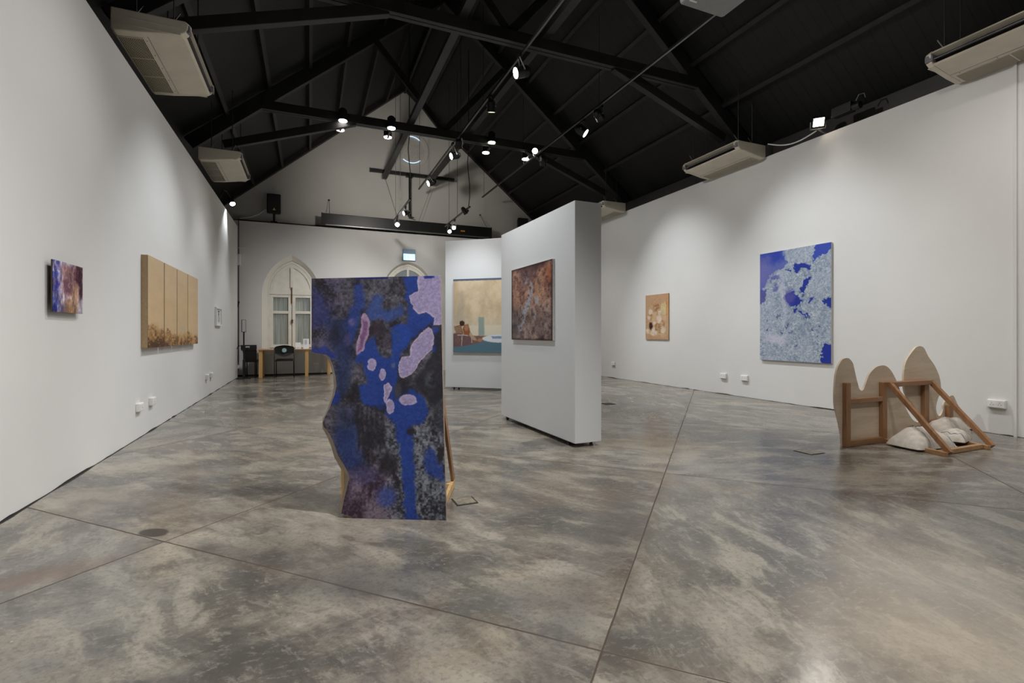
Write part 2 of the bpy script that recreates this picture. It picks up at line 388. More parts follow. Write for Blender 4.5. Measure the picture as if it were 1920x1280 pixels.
    r = mathn(nt, 'ADD', mathn(nt, 'MULTIPLY', ramp(nt, cloud, .3, .7), -.10), mathn(nt, 'ADD', mathn(nt, 'MULTIPLY', fine, .15), .20))
    r = mathn(nt, 'ADD', r, mathn(nt, 'MULTIPLY', joint, .4))
    nt.links.new(r, bs.inputs['Roughness']); bs.inputs['Specular IOR Level'].default_value = .55
    h = mathn(nt, 'ADD', mathn(nt, 'MULTIPLY', joint, -1), mathn(nt, 'MULTIPLY', streak, .12))
    bump(nt, h, .35, .006, bs)
    return m
# px, py, radii in metres, angle, colour, amount, softness  (stains of the concrete itself)
PATCHES = [
    (690, 1090, .42, .16, -.2, (72, 72, 74), .55, .7),
    (950, 1120, .25, .12, .1, (84, 84, 84), .4, .7),
    (560, 1050, .5, .12, -.75, (92, 88, 84), .4, .7),
    (1150, 980, .5, .16, .9, (82, 78, 76), .5, .7),
    (1060, 1160, .5, .10, .8, (84, 80, 78), .45, .7),
    (285, 997, .05, .09, .8, (44, 43, 43), .9, .2),
    (60, 1080, .25, .1, .3, (112, 84, 68), .5, .6),
    (250, 940, .9, .16, -.75, (88, 80, 74), .35, .8),
    (470, 790, .9, .3, .2, (84, 84, 80), .4, .8),
    (880, 750, .5, .25, .2, (120, 106, 84), .4, .8),
    (1210, 830, .3, .8, .8, (160, 140, 108), .35, .8),
    (1750, 1150, .6, .4, .2, (168, 156, 138), .4, .8),
]
M['floor'] = floor_mat()

# ------------------------------------------------------------------ the setting
XL, XR, YB, ZL, ZR, ZB = -1.735, 7.27, 14.95, 3.95, 4.19, 4.22
YF = -9.0
def struct(o): return tag(o, kind='structure')
struct(MB().box((-3.2, YF, -.1), (8.8, 15.6, 0)).build('floor', M['floor']))
struct(MB().box((XL - .14, YF, 0), (XL, 14.55, ZL)).build('wall_left', M['wall']))
struct(MB().box((XR, YF, 0), (XR + .14, YB, ZR)).build('wall_right', M['wall']))
struct(MB().box((-3.2, YF - .15, 0), (8.8, YF, 9)).build('wall_front', M['wall']))
for n_, x_ in (('wall_outer_left', -3.0), ('wall_outer_right', 8.45)):
    struct(MB().box((x_ - .1, YF, 0), (x_, 15.4, 4.5)).build(n_, M['darkmatt']))
# dark strips painted as the shadow line of the uneven gap under the side walls
for nm_, xs_, sg in (('wall_gap_shade_left', XL, 1), ('wall_gap_shade_right', XR, -1)):
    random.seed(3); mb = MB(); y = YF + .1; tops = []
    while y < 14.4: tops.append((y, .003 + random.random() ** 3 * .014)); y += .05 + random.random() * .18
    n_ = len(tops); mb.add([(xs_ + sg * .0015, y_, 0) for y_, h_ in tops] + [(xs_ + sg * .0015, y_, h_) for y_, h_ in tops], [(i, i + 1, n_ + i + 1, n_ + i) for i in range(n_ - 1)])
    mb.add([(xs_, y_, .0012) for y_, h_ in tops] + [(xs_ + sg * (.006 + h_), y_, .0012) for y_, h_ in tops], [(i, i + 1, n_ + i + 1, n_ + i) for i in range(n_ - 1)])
    struct(mb.build(nm_, M['gapshade_trim']))
struct(MB().box((XR - .025, 2.86, 0), (XR, 2.885, ZR)).build('trim_1', M['wall']))

def arch_pts(cx, hw, z0, zs, za, n=14):
    h = za - zs; R = (hw * hw + h * h) / (2 * hw); pts = [(cx - hw, z0), (cx - hw, zs)]
    a1 = math.asin(min(1, h / R))
    for i in range(1, n): t = a1 * i / n; pts.append((cx - hw + R - R * math.cos(t), zs + R * math.sin(t)))
    pts.append((cx, za))
    for i in range(n - 1, 0, -1): t = a1 * i / n; pts.append((cx + hw - R + R * math.cos(t), zs + R * math.sin(t)))
    pts += [(cx + hw, zs), (cx + hw, z0)]
    return pts
def xz(px, py, Y=YB): p = onY(px, py, Y); return p.x, p.z
WX, WZA = xz(547, 478); WHW = WX - xz(491, 600)[0]; WZS = xz(494, 553)[1]; WZ0 = xz(520, 656)[1]
DX, DZA = xz(766, 490.5); DHW = xz(811, 560)[0] - DX; DZS = DZA - .87
def wall_with_holes(name, outer, holes, Y, mat, depth):
    bm = bmesh.new()
    def loop(pts):
        vs = [bm.verts.new((x, Y, z)) for x, z in pts]
        return [bm.edges.new((vs[i], vs[(i + 1) % len(vs)])) for i in range(len(vs))]
    es = loop(outer); hs = [loop(h) for h in holes]
    allh = [e for h in hs for e in h]
    bmesh.ops.triangle_fill(bm, use_beauty=True, use_dissolve=False, edges=es + allh, normal=(0, -1, 0))
    r = bmesh.ops.extrude_edge_only(bm, edges=allh)
    bmesh.ops.translate(bm, vec=(0, depth, 0), verts=[v for v in r['geom'] if isinstance(v, bmesh.types.BMVert)])
    r = bmesh.ops.extrude_edge_only(bm, edges=es)
    bmesh.ops.translate(bm, vec=(0, .25, 0), verts=[v for v in r['geom'] if isinstance(v, bmesh.types.BMVert)])
    me = bpy.data.meshes.new(name); bm.to_mesh(me); bm.free(); me.materials.append(mat)
    o = bpy.data.objects.new(name, me); COL.objects.link(o); return o
# lower part of the end wall with the arched window and the arched doorway
hole_w = arch_pts(WX, WHW, WZ0 - .12, WZS, WZA); hole_d = arch_pts(DX, DHW, .001, DZS, DZA)
struct(wall_with_holes('wall_back', [(-3.2, 0), (-3.2, ZB), (8.7, ZB), (8.7, 0)], [hole_w, hole_d], YB, M['wall'], .2))
# gable above the ledge
struct(MB().prism([(-3.1, 15.2, ZB - .02), (8.6, 15.2, ZB - .02), (8.6, 15.2, 4.0), (2.72, 15.2, 8.7), (-3.1, 15.2, 3.9)][:2] + [(8.6, 15.2, 4.3), (2.72, 15.2, 8.75), (-3.1, 15.2, 4.3)],
                  [(-3.1, 15.4, ZB - .02), (8.6, 15.4, ZB - .02), (8.6, 15.4, 4.3), (2.72, 15.4, 8.75), (-3.1, 15.4, 4.3)]).build('wall_gable', M['gable']))
struct(MB().box((-3.2, YB, ZB - .03), (8.7, 15.3, ZB)).build('trim_2', M['gable']))
struct(MB().box((-2.6, YB - .02, .0), (DX - DHW - .02, YB, .035)).build('baseboard_back', M['gapshade_trim']))
# roof
RC, RZ, RS = 2.72, 8.75, .828
def roofz(x): return RZ - RS * abs(x - RC)
mb = MB()
for sx in (-1, 1):
    xe = RC + sx * 6.1
    mb.prism([(RC, YF, RZ), (xe, YF, roofz(xe)), (xe, YF, roofz(xe) + .12), (RC, YF, RZ + .12)],
             [(RC, 15.4, RZ), (xe, 15.4, roofz(xe)), (xe, 15.4, roofz(xe) + .12), (RC, 15.4, RZ + .12)])
struct(mb.build('ceiling', M['roof']))

# window 1
def bar(mb, x0, x1, z0, z1, y0, y1): return mb.box((x0, y0, z0), (x1, y1, z1))
def arch_ring(mb, outer, inner, y0, y1):
    n = len(outer)
    f = [(x, y0, z) for x, z in outer] + [(x, y0, z) for x, z in inner]; b = [(x, y1, z) for x, z in outer] + [(x, y1, z) for x, z in inner]
    fs = []
    for i in range(n - 1):
        fs += [(i, i + 1, n + i + 1, n + i), (2 * n + i, 3 * n + i, 3 * n + i + 1, 2 * n + i + 1),
               (i, 2 * n + i, 2 * n + i + 1, i + 1), (n + i, n + i + 1, 3 * n + i + 1, 3 * n + i)]
    fs += [(0, n, 3 * n, 2 * n), (n - 1, 3 * n - 1, 4 * n - 1, 2 * n - 1)]
    mb.add(f + b, fs)
def gothic_window(name, cx, hw, z0, zs, za, ztr0, ztr1, ymid, glazed_top, is_door):
    root = bpy.data.objects.new(name, None); COL.objects.link(root); root.location = (cx, YB + .1, z0); struct(root)
    y0, y1 = YB + .10, YB + .17
    i = .055
    mb = MB(); arch_ring(mb, arch_pts(cx, hw - .002, z0, zs, za - .01), arch_pts(cx, hw - i, z0, zs, za - i * 1.35), y0, y1)
    bar(mb, cx - hw + .02, cx + hw - .02, ztr0, ztr1, y0 - .01, y1)
    mb.build('window_frame', M['paintwhite'], root)
    # arched top: two leaves with a centre post
    mb = MB(); bar(mb, cx - .035, cx + .035, ztr1 + .061, za - .13, y0 - .005, y1)
    arch_ring(mb, arch_pts(cx, hw - i - .005, ztr1, zs, za - i * 1.4), arch_pts(cx, hw - i - .075, ztr1, zs, za - i * 1.4 - .10), y0 + .01, y1)
    bar(mb, cx - hw + i + .08, cx + hw - i - .08, ztr1 + .001, ztr1 + .06, y0 + .01, y1 - .002)
    mb.build('top_light_frame', M['paintwhite'], root)
    pts = arch_pts(cx, hw - .03, ztr1, zs, za - .04)
    MB().prism([(x, y0 + .035, z) for x, z in pts], [(x, y0 + .045, z) for x, z in pts]).build(
        'arched_pane' if glazed_top else 'arched_panel', M['frost'] if glazed_top else M['paintwhite'], root)
    # two casements
    for s_ in (-1, 1):
        xa, xb = (cx - hw + i, cx - .008) if s_ < 0 else (cx + .008, cx + hw - i)
        zb, zt = z0 + (.03 if is_door else .06), ztr0 - .01
        st = .085
        zm0 = zb + (zt - zb) * (.645 if not is_door else .62)
        mb = MB(); bar(mb, xa, xa + st, zb, zt, y0, y1); bar(mb, xb - st, xb, zb, zt, y0, y1)
        bar(mb, xa + st, xb - st, zt - .07, zt, y0, y1); bar(mb, xa + st, xb - st, zb, zb + (.09 if not is_door else .5), y0, y1)
        bar(mb, xa + st, xb - st, zm0, zm0 + .075, y0, y1)
        cs = mb.build('casement' if not is_door else 'door_leaf', M['paintwhite'], root, bevel=.006)
        mb = MB(); bar(mb, xa + st - .01, xb - st + .01, zb + .04, zt - .03, y0 + .03, y0 + .036)
        g = mb.build('pane', M['glass'], cs)
        g.location = Vector((0, 0, 0))
    mb = MB(); n = 80; vs = []; zb, zt = z0, ztr0 + .1
    for k in range(n + 1):
        x = cx - hw + 2 * hw * k / n; y = YB + .26 + .014 * math.sin(k * 1.3) + .01 * math.sin(k * .37)
        vs += [(x, y, zb), (x, y, zt)]
    mb.add(vs, [(2 * k, 2 * k + 2, 2 * k + 3, 2 * k + 1) for k in range(n)])
    cu = mb.build('sheer_curtain', M['curtain'], root, smooth=True)
    return root
# fix: children build subtracts the whole chain's origin, so panes line up by themselves
ztr1 = xz(530, 543.5)[1]; ztr0 = xz(530, 551.5)[1]
WZI = xz(530, 546)[1]
win = gothic_window('window_1', WX, WHW - .13, WZ0, WZI, WZA - .15, ztr0, ztr1, 0, False, False)
# splayed reveal
n_ = len(hole_w); inner = arch_pts(WX, WHW - .13, WZ0 - .12, WZI, WZA - .15)
rv = MB(); rv.add([(x, YB + .002, z) for x, z in hole_w] + [(x, YB + .1, z) for x, z in inner],
                  [(i, i + 1, n_ + i + 1, n_ + i) for i in range(n_ - 1)])
rv.build('reveal', M['reveal'], win)
MB().box((WX - WHW, YB - .03, WZ0 - .12), (WX + WHW + .35, YB + .12, WZ0)).build('window_sill', M['paintwhite'], win, bevel=.005)
p = xz(547, 640)
MB().box((WX - .015, YB + .075, WZ0 + .75 + .55), (WX + .012, YB + .1, WZ0 + .75 + 1.0)).build('bolt', M['brass'], win)
MB().cyl((WX + .01, YB + .09, WZ0 + .83), (WX + .01, YB + .04, WZ0 + .83), .022).box((WX, YB + .05, WZ0 + .74), (WX + .03, YB + .06, WZ0 + .83)).build('latch', M['brass'], win)
door = gothic_window('door_1', DX, DHW - .05, .0, DZS, DZA - .05, DZS - .08, DZS, 0, True, True)
n_ = len(hole_d); inner = arch_pts(DX, DHW - .05, .001, DZS, DZA - .05)
MB().add([(x, YB + .002, z) for x, z in hole_d] + [(x, YB + .1, z) for x, z in inner],
         [(i, i + 1, n_ + i + 1, n_ + i) for i in range(n_ - 1)]).build('reveal', M['reveal'], door)
struct(MB().box((-3.2, 15.42, 0), (8.7, 15.5, 4.3)).build('wall_outside', M['gable']))

# round blocked window in the gable
oc = onY(771, 281, 15.19); rO = abs(onY(804, 284, 15.19).x - oc.x)
oculus = bpy.data.objects.new('window_2', None); COL.objects.link(oculus); oculus.location = oc; struct(oculus)
def ring(c, r0, r1, d0, d1, a0=0, a1=360, n=64):
    vs = []; m_ = n + 1
    for i in range(m_):
        t = math.radians(a0 + (a1 - a0) * i / n); cs, sn = math.cos(t), math.sin(t)
        for r_, d_ in ((r0, d0), (r1, d0), (r1, d1), (r0, d1)): vs.append((c.x + r_ * cs, c.y + d_, c.z + r_ * sn))
    fs = [(4 * i + k, 4 * i + (k + 1) % 4, 4 * i + 4 + (k + 1) % 4, 4 * i + 4 + k) for i in range(n) for k in range(4)]
    if a1 - a0 < 360: fs += [(0, 1, 2, 3), (4 * n + 3, 4 * n + 2, 4 * n + 1, 4 * n)]
    return MB().add(vs, fs)
ring(oc, rO * .74, rO, -.025, .0).build('round_moulding', M['gable'], oculus, smooth=False, bevel=.02)
MB().cyl(oc + Vector((0, -.006, 0)), oc + Vector((0, .004, 0)), rO * .74, n=64).build('blank_disc', simple('board_disc', (196, 190, 182), .5), oculus)
M['leak'] = emis('daylight_gap', (190, 222, 255), 1.1)
for a0, a1 in ((232, 312), (50, 100), (172, 200)):
    ring(oc, rO * .725, rO * .755, -.034, -.026, a0, a1, 24).build('daylight_gap', M['leak'], oculus)

# ------------------------------------------------------------------ roof timbers
ORD = ['lowest', 'second', 'third', 'fourth', 'fifth', 'sixth', 'topmost']
def truss(Y, xa, xb, label):
    t = thing('roof_truss', (RC, Y, 5.5), label, 'roof truss')
    zc = 5.525
    for s_ in (-1, 1):
        xe = RC + s_ * 4.75
        MB().beam((xe, Y, roofz(xe) - .2), (RC, Y, RZ - .2), .12, .24).build('rafter', M['beam'], t, bevel=.006)
    xw = (RZ - .2 - zc) / RS - .1
    for q in (-.042, .042): MB().beam((RC - xw, Y + q, zc), (RC + xw, Y + q, zc), .07, .17).build('collar_beam', M['beam'], t, bevel=.004)
    for s_, xk in ((-1, xa), (1, xb)):
        xe = RC + s_ * 4.2
        MB().beam((xk, Y, zc - .04), (xe, Y, roofz(xe) - .60), .11, .15).build('knee_brace', M['beam'], t, bevel=.006)
        xm = RC + s_ * 1.45
        MB().beam((RC + s_ * .02, Y, zc + .08), (xm, Y, roofz(xm) - .3), .08, .12).build('web_strut', M['beam'], t)
truss(6.7, .97, 4.57, 'near black timber roof truss crossing the top of the room')
truss(10.5, .87, 4.72, 'far black timber roof truss carrying the paired cylinder lamps')
for s_, sd in ((-1, 'left'), (1, 'right')):
    for k in range(6):
        x = RC + s_ * (4.15 - .71 * k); z = roofz(x)
        o = MB().beam((x, YF, z - .06), (x, 15.19, z - .06), .07, .12, (s_ * RS, 0, 1)).build('roof_purlin', M['beam'], None, loc=(x, 7, z - .06))
        tag(o, f'{ORD[k]} black purlin up the {sd} roof slope' if k < 5 else f'black purlin nearest the ridge on the {sd} roof slope', 'purlin', 'roof purlins')
o = MB().beam((RC, YF, RZ - .1), (RC, 15.19, RZ - .1), .06, .2).build('ridge_beam', M['beam'], None, loc=(RC, 7, RZ - .1)); tag(o, 'black ridge beam along the top of the roof', 'beam')
for x, sd in ((XL - .45, 'left'), (XR + .42, 'right')):
    o = MB().box((x - .08, YF, 4.05 + (.2 if x > 0 else 0)), (x + .08, 15.1, 4.38 + (.17 if x > 0 else 0))).build('wall_plate', M['beam'], None, bevel=.01, loc=(x, 7, 4.2)); tag(o, f'dark timber wall plate above the {sd} gallery wall', 'beam')
for s_, sd in ((-1, 'left'), (1, 'right')):
    xe = RC + s_ * 5.9
    o = MB().prism([(RC, 15.05, RZ), (xe, 15.05, roofz(xe)), (xe, 15.05, roofz(xe) - .14), (RC, 15.05, RZ - .14)], [(RC, 15.19, RZ), (xe, 15.19, roofz(xe)), (xe, 15.19, roofz(xe) - .14), (RC, 15.19, RZ - .14)]).build('trim_3' if s_ < 0 else 'trim_4', M['beam'], None, loc=(RC + s_ * 2, 15.1, 7))
    struct(o)
# the two long square bars resting on the collars
ea, eb = onY(721, 326, 14.4), onY(803, 343, 14.5)
for e_, lb in ((ea, 'black square bar over the trusses, ending left of the round window'), (eb, 'black square bar over the trusses, beside the lighting track')):
    x = e_.x
    o = MB().box((x - .06, 5.9 if x < 2.5 else 1.0, 5.60), (x + .06, e_.y, 5.70)).build('tie_bar', M['beam'], None, loc=(x, 8, 5.6)); tag(o, lb, 'beam')
# bar across the gable with hanging pole
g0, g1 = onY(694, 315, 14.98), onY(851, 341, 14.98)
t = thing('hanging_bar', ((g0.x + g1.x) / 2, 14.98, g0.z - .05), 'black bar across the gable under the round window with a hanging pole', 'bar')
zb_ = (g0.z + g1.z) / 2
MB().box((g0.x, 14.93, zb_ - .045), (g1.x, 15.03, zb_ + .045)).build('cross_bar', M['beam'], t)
pp0, pp1 = onY(768, 326, 14.88), onY(768, 402, 14.88)
MB().cyl((pp0.x, 14.88, zb_ + .02), pp1, .03).cyl(pp1, pp1 + Vector((0, 0, -.06)), .06).build('pole', M['blackmetal'], t)
MB().box((pp0.x - .1, 14.84, zb_ - .09), (pp0.x + .1, 15.0, zb_ + .01)).build('pole_bracket', M['blackmetal'], t)
MB().beam(pp1 + Vector((-.05, 0, -.04)), pp1 + Vector((.14, 0, -.09)), .02, .02).build('end_arm', M['blackmetal'], t)

# ------------------------------------------------------------------ lighting tracks
def track(x, y0, y1, z, label, group, wires, feeds=()):
    t = thing('lighting_track', (x, (y0 + y1) / 2, z), label, 'lighting track', group)
    MB().box((x - .018, y0, z - .016), (x + .018, y1, z + .016)).build('rail', M['blackmetal'], t)
    MB().box((x - .012, y0 + .02, z - .019), (x + .012, y1 - .02, z - .016)).build('conductor_slot', M['greymetal'], t)
    for y in wires:
        MB().cyl((x, y, z), (x, y, roofz(x) - .02), .005, n=6).build('suspension_wire', M['wire'], t)
    for y in feeds:
        random.seed(int(y * 10)); pts = [(x + .03 * math.sin(i * 1.1) * (i < 5), y, z + .02 + (roofz(x) - z - .05) * i / 14) for i in range(15)]
        MB().tube(pts, .010, 6).build('feed_cable', M['blackplastic'], t)
    return t
def ypx(px, X): r = ray(px, 0); return X * r.y / r.x
track(TB, 1.0, 14.0, ZT, 'long black lighting track hanging left of centre', 'long lighting tracks', (3.5, ypx(906, TB), 9.8, 13.9))
track(TC, 1.0, 14.1, ZT, 'long black lighting track hanging right of centre', 'long lighting tracks', (3.5, 7.6, 11, 13.95))
S1X, S2X, ZS = 2.11, 3.57, 4.2
track(S1X, 11.1, 13.45, ZS, 'short low lighting track hanging over the doorway', 'short lighting tracks', (ypx(750.6, S1X), ypx(741.3, S1X) - .05), (11.2,))
track(S2X, 11.25, 13.6, ZS, 'short low lighting track hanging left of the display panels', 'short lighting tracks', (ypx(857.5, S2X), ypx(842, S2X)), (11.35,))

def track_spot(anchor, lens, aim, label, group, mat='lens', R=.07, L=.19, watt=0):
    """anchor: point on the rail, lens: centre of the lens, aim: direction"""
    a, l, d = Vector(anchor), Vector(lens), Vector(aim).normalized()
    t = thing('track_spotlight', a, label, 'spotlight', group)
    back = l - d * L
    mb = MB().cyl(l, l - d * .02, R * 1.06, n=28).cyl(l - d * .02, back + d * .05, R, n=28).cyl(back + d * .05, back, R, R * .55, n=28)
    for k in range(4): mb.cyl(back + d * (.055 + k * .016), back + d * (.061 + k * .016), R * 1.05, n=28)
    hs = mb.build('lamp_housing', M['blackmetal'], t); smooth_angle(hs)
    MB().cyl(l + d * .001, l + d * .004, R * .9, n=28).build('lens', M[mat], t)
    mid = l - d * L * .5; top = Vector((a.x, a.y, a.z - .06))
    side = d.cross(Vector((0, 0, 1)))
    side = side.normalized() if side.length > .05 else Vector((1, 0, 0))
    mb = MB()
    for q in (-1, 1): mb.beam(mid + side * q * (R + .008), top + side * q * .025, .02, .005)
    mb.cyl(mid + side * (R + .014), mid - side * (R + .014), .012, n=10)
    mb.build('yoke', M['bracket'], t)
    MB().box((a.x - .02, a.y - .06, a.z - .055), (a.x + .02, a.y + .06, a.z - .015)).cyl(top + Vector((0, 0, .02)), top - Vector((0, 0, .015)), .016, n=10).build('track_adapter', M['blackmetal'], t)
    return t
def on_track(px, py, X, Z=ZT):      # point of a lamp hanging off a track at that X, seen at px, py
    return onX(px, py, X)
GS = 'track spotlights'
def sp_at(X, px, py, dy, aim, label, mat='lens', z=ZT, R=.07, L=.19):
    l = onX(px, py, X); a = Vector((X, l.y + dy, z - .0))
    return track_spot(a, l, aim, label, GS, mat, R, L)
sp_at(TB - .04, 967, 137, -.12, (-1, .05, -.35), 'lit spotlight nearest the camera on the left-of-centre track, facing left', R=.085, L=.24)
sp_at(TB, 921, 210, .05, (.1, .3, -1), 'unlit spotlight on the left-of-centre track just behind the nearest lit one', 'lensoff', L=.2)
sp_at(TB - .04, 846, 293, -.1, (-1, -.1, -.35), 'lit spotlight facing left on the far half of the left-of-centre track', R=.075, L=.22)
sp_at(TB + .02, 861, 279, -.1, (.2, .4, -1), 'unlit spotlight on the left-of-centre track beside the far truss', 'lensoff', L=.2)
sp_at(TB - .02, 803, 344, -.1, (-1, -.1, -.45), 'lit spotlight facing left near the far end of the left-of-centre track', R=.08, L=.22)
sp_at(TC + .03, 1098, 250, .1, (.8, -.55, -.75), 'lit spotlight on the right-of-centre track, tilted down to the right', R=.085, L=.22)
sp_at(TC + .03, 1126, 222, .0, (.9, .5, -.45), 'spotlight turned away from the camera on the right-of-centre track', 'lensoff', R=.08, L=.2)
sp_at(TC, 1003, 283, -.05, (-.3, -1, -.35), 'bright spotlight facing the camera on the right-of-centre track', 'lens', R=.07)
sp_at(TC, 1018, 309, .1, (.4, .8, -.7), 'dark spotlight hanging just right of the bright camera-facing one', 'lensoff', z=ZT - .1, R=.07)
sp_at(S1X + .01, 757, 400, -.2, (-1, -.2, -.35), 'small lit spotlight facing left on the low track over the doorway', z=ZS, R=.055, L=.17)
sp_at(S1X, 745, 421, .05, (-.1, -1, -.25), 'bright spotlight at the far end of the low track over the doorway', z=ZS, R=.06, L=.16)
sp_at(S2X + .03, 874, 401, -.1, (.7, .1, -1), 'unlit black cylinder spotlight on the low track near the display panels', 'lensoff', z=ZS, R=.055, L=.19)
sp_at(S2X, 851, 427, -.05, (-.2, -1, -.4), 'warm lit spotlight nearer the camera on the low track by the display panels', 'lenswarm', z=ZS, R=.055, L=.16)
sp_at(S2X, 843, 434, .05, (-.2, -1, -.4), 'warm lit spotlight at the far end of the low track by the display panels', 'lenswarm', z=ZS, R=.055, L=.16)

# paired cylinder lamps on the far truss
PAIRS = [('far left', (643, 226), (638, 243), 'lens', 'lens'), ('centre left', (734, 240), (727, 257), 'lens', 'lens'),
         ('centre right', (922, 267), (911, 286), 'lensgreen', 'lens'), ('far right', (999, 290), (985, 298), 'lens', 'lens')]
for nm, pa, pb, ma, mb_ in PAIRS:
    for (q, Y, mt, wd) in ((pa, 10.36, ma, 'near'), (pb, 10.86, mb_, 'rear')):
        if nm == 'far right' and wd == 'near': continue
        l = onY(q[0], q[1], Y)
        t = thing('cylinder_lamp', l, f'{wd} black cylinder lamp of the {nm} pair under the far roof truss', 'spotlight', 'cylinder lamps on the far truss')
        hs = MB().cyl(l, l + Vector((0, 0, .2)), .085, n=28).cyl(l + Vector((0, 0, .2)), l + Vector((0, 0, .24)), .085, .05, n=28).build('lamp_housing', M['blackmetal'], t); smooth_angle(hs)
        MB().cyl(l + Vector((0, 0, -.012)), l + Vector((0, 0, .001)), .08, n=28).build('lens', M[mt], t)
        MB().beam(l + Vector((0, 0, .22)), (l.x, 10.5 if wd == 'near' else l.y, 5.42), .03, .03).build('hanger', M['blackmetal'], t)
        if wd == 'rear': MB().box((l.x - .02, 10.55, 5.40), (l.x + .02, l.y + .02, 5.44)).build('hanger_arm', M['blackmetal'], t)
spot('cylinder_light', (.87, 10.2, 5.0), (-1.0, 9.0, 0), 90, 100, .7, .08, NEUT)
spot('cylinder_light', (4.4, 10.2, 5.0), (4.6, 8.0, 0), 90, 100, .7, .08, NEUT)

# spotlight clipped over the left wall, far end
l = onX(436, 382, XL + .12)
t = thing('wall_spotlight', l, 'small lit spotlight clipped over the far end of the left wall', 'spotlight')
hs = MB().cyl(l, l + Vector((-.05, .1, .13)), .06, .05).build('lamp_housing', M['blackmetal'], t); smooth_angle(hs)
d_ = Vector((.05, -.1, -.13)).normalized()
MB().cyl(l + d_ * .001, l + d_ * .006, .054).build('lens', M['lens'], t)
MB().tube([l + Vector((-.04, .06, .13)), l + Vector((-.1, -.1, .24)), l + Vector((-.14, -.3, .22)), l + Vector((-.2, -.4, .0))], .012).build('bracket', M['blackmetal'], t)
spot('picture_light', l + d_ * .03, (XL, l.y - .9, 1.0), 60, 80, .7, .04, COOL)

# floodlight over the right wall and its cable
l = onX(1535, 229, XR - .12)
t = thing('floodlight', l, 'square lit floodlight above the right wall, between two air conditioners', 'floodlight')
dF = Vector((-.55, -.55, -.6)).normalized(); sF = dF.cross(Vector((0, 0, 1))).normalized(); uF = sF.cross(dF)
def slab(c, sx, sz, d0, d1):
    q = [c + sF * a * sx + uF * b * sz for a, b in ((-1, -1), (1, -1), (1, 1), (-1, 1))]
    return MB().prism([v + dF * d0 for v in q], [v + dF * d1 for v in q])
slab(l, .085, .075, -.07, 0).build('lamp_body', M['blackmetal'], t, bevel=.008)
slab(l, .07, .06, 0, .004).build('lens', M['lenswarm'], t)
MB().tube([l + sF * .1 - dF * .04, l + sF * .1 + uF * -.1, l - sF * .1 + uF * -.1, l - sF * .1 - dF * .04], .009).build('yoke', M['bracket'], t)
MB().beam(l - uF * .1, Vector((XR + .05, l.y, ZR + .02)), .03, .02).build('mounting_arm', M['bracket'], t)
spot('flood_lamp', l + dF * .05, l + Vector((-3, -1.2, -3.5)), 30, 120, .6, .06, WARM)
a0, a1 = onX(1531, 245, XR - .08), onX(1440, 270, XR - .05)
pts = [a0.lerp(a1, i / 10) - Vector((0, 0, .10 * math.sin(math.pi * i / 10))) for i in range(11)]
tag(MB().tube(pts, .010, 6).build('power_cable', M['whiteplastic'], None, loc=a0), 'pale cable drooping from the floodlight to the air conditioner', 'cable')
l = onX(1597, 200, XR - .05)
t = thing('wall_sensor', l, 'black box with a loop handle above the right wall', 'electrical box')
MB().box(l + Vector((-.06, -.02, -.07)), l + Vector((.06, .26, .07))).build('box_body', M['blackplastic'], t, bevel=.008)
MB().tube([l + Vector((0, -.06, .06)), l + Vector((0, -.1, .13)), l + Vector((0, -.17, .12)), l + Vector((0, -.19, .05))], .008).build('loop_handle', M['greymetal'], t)
MB().cyl(l + Vector((0, -.12, -.02)), l + Vector((0, -.02, -.02)), .05).build('lamp_socket', M['blackplastic'], t)

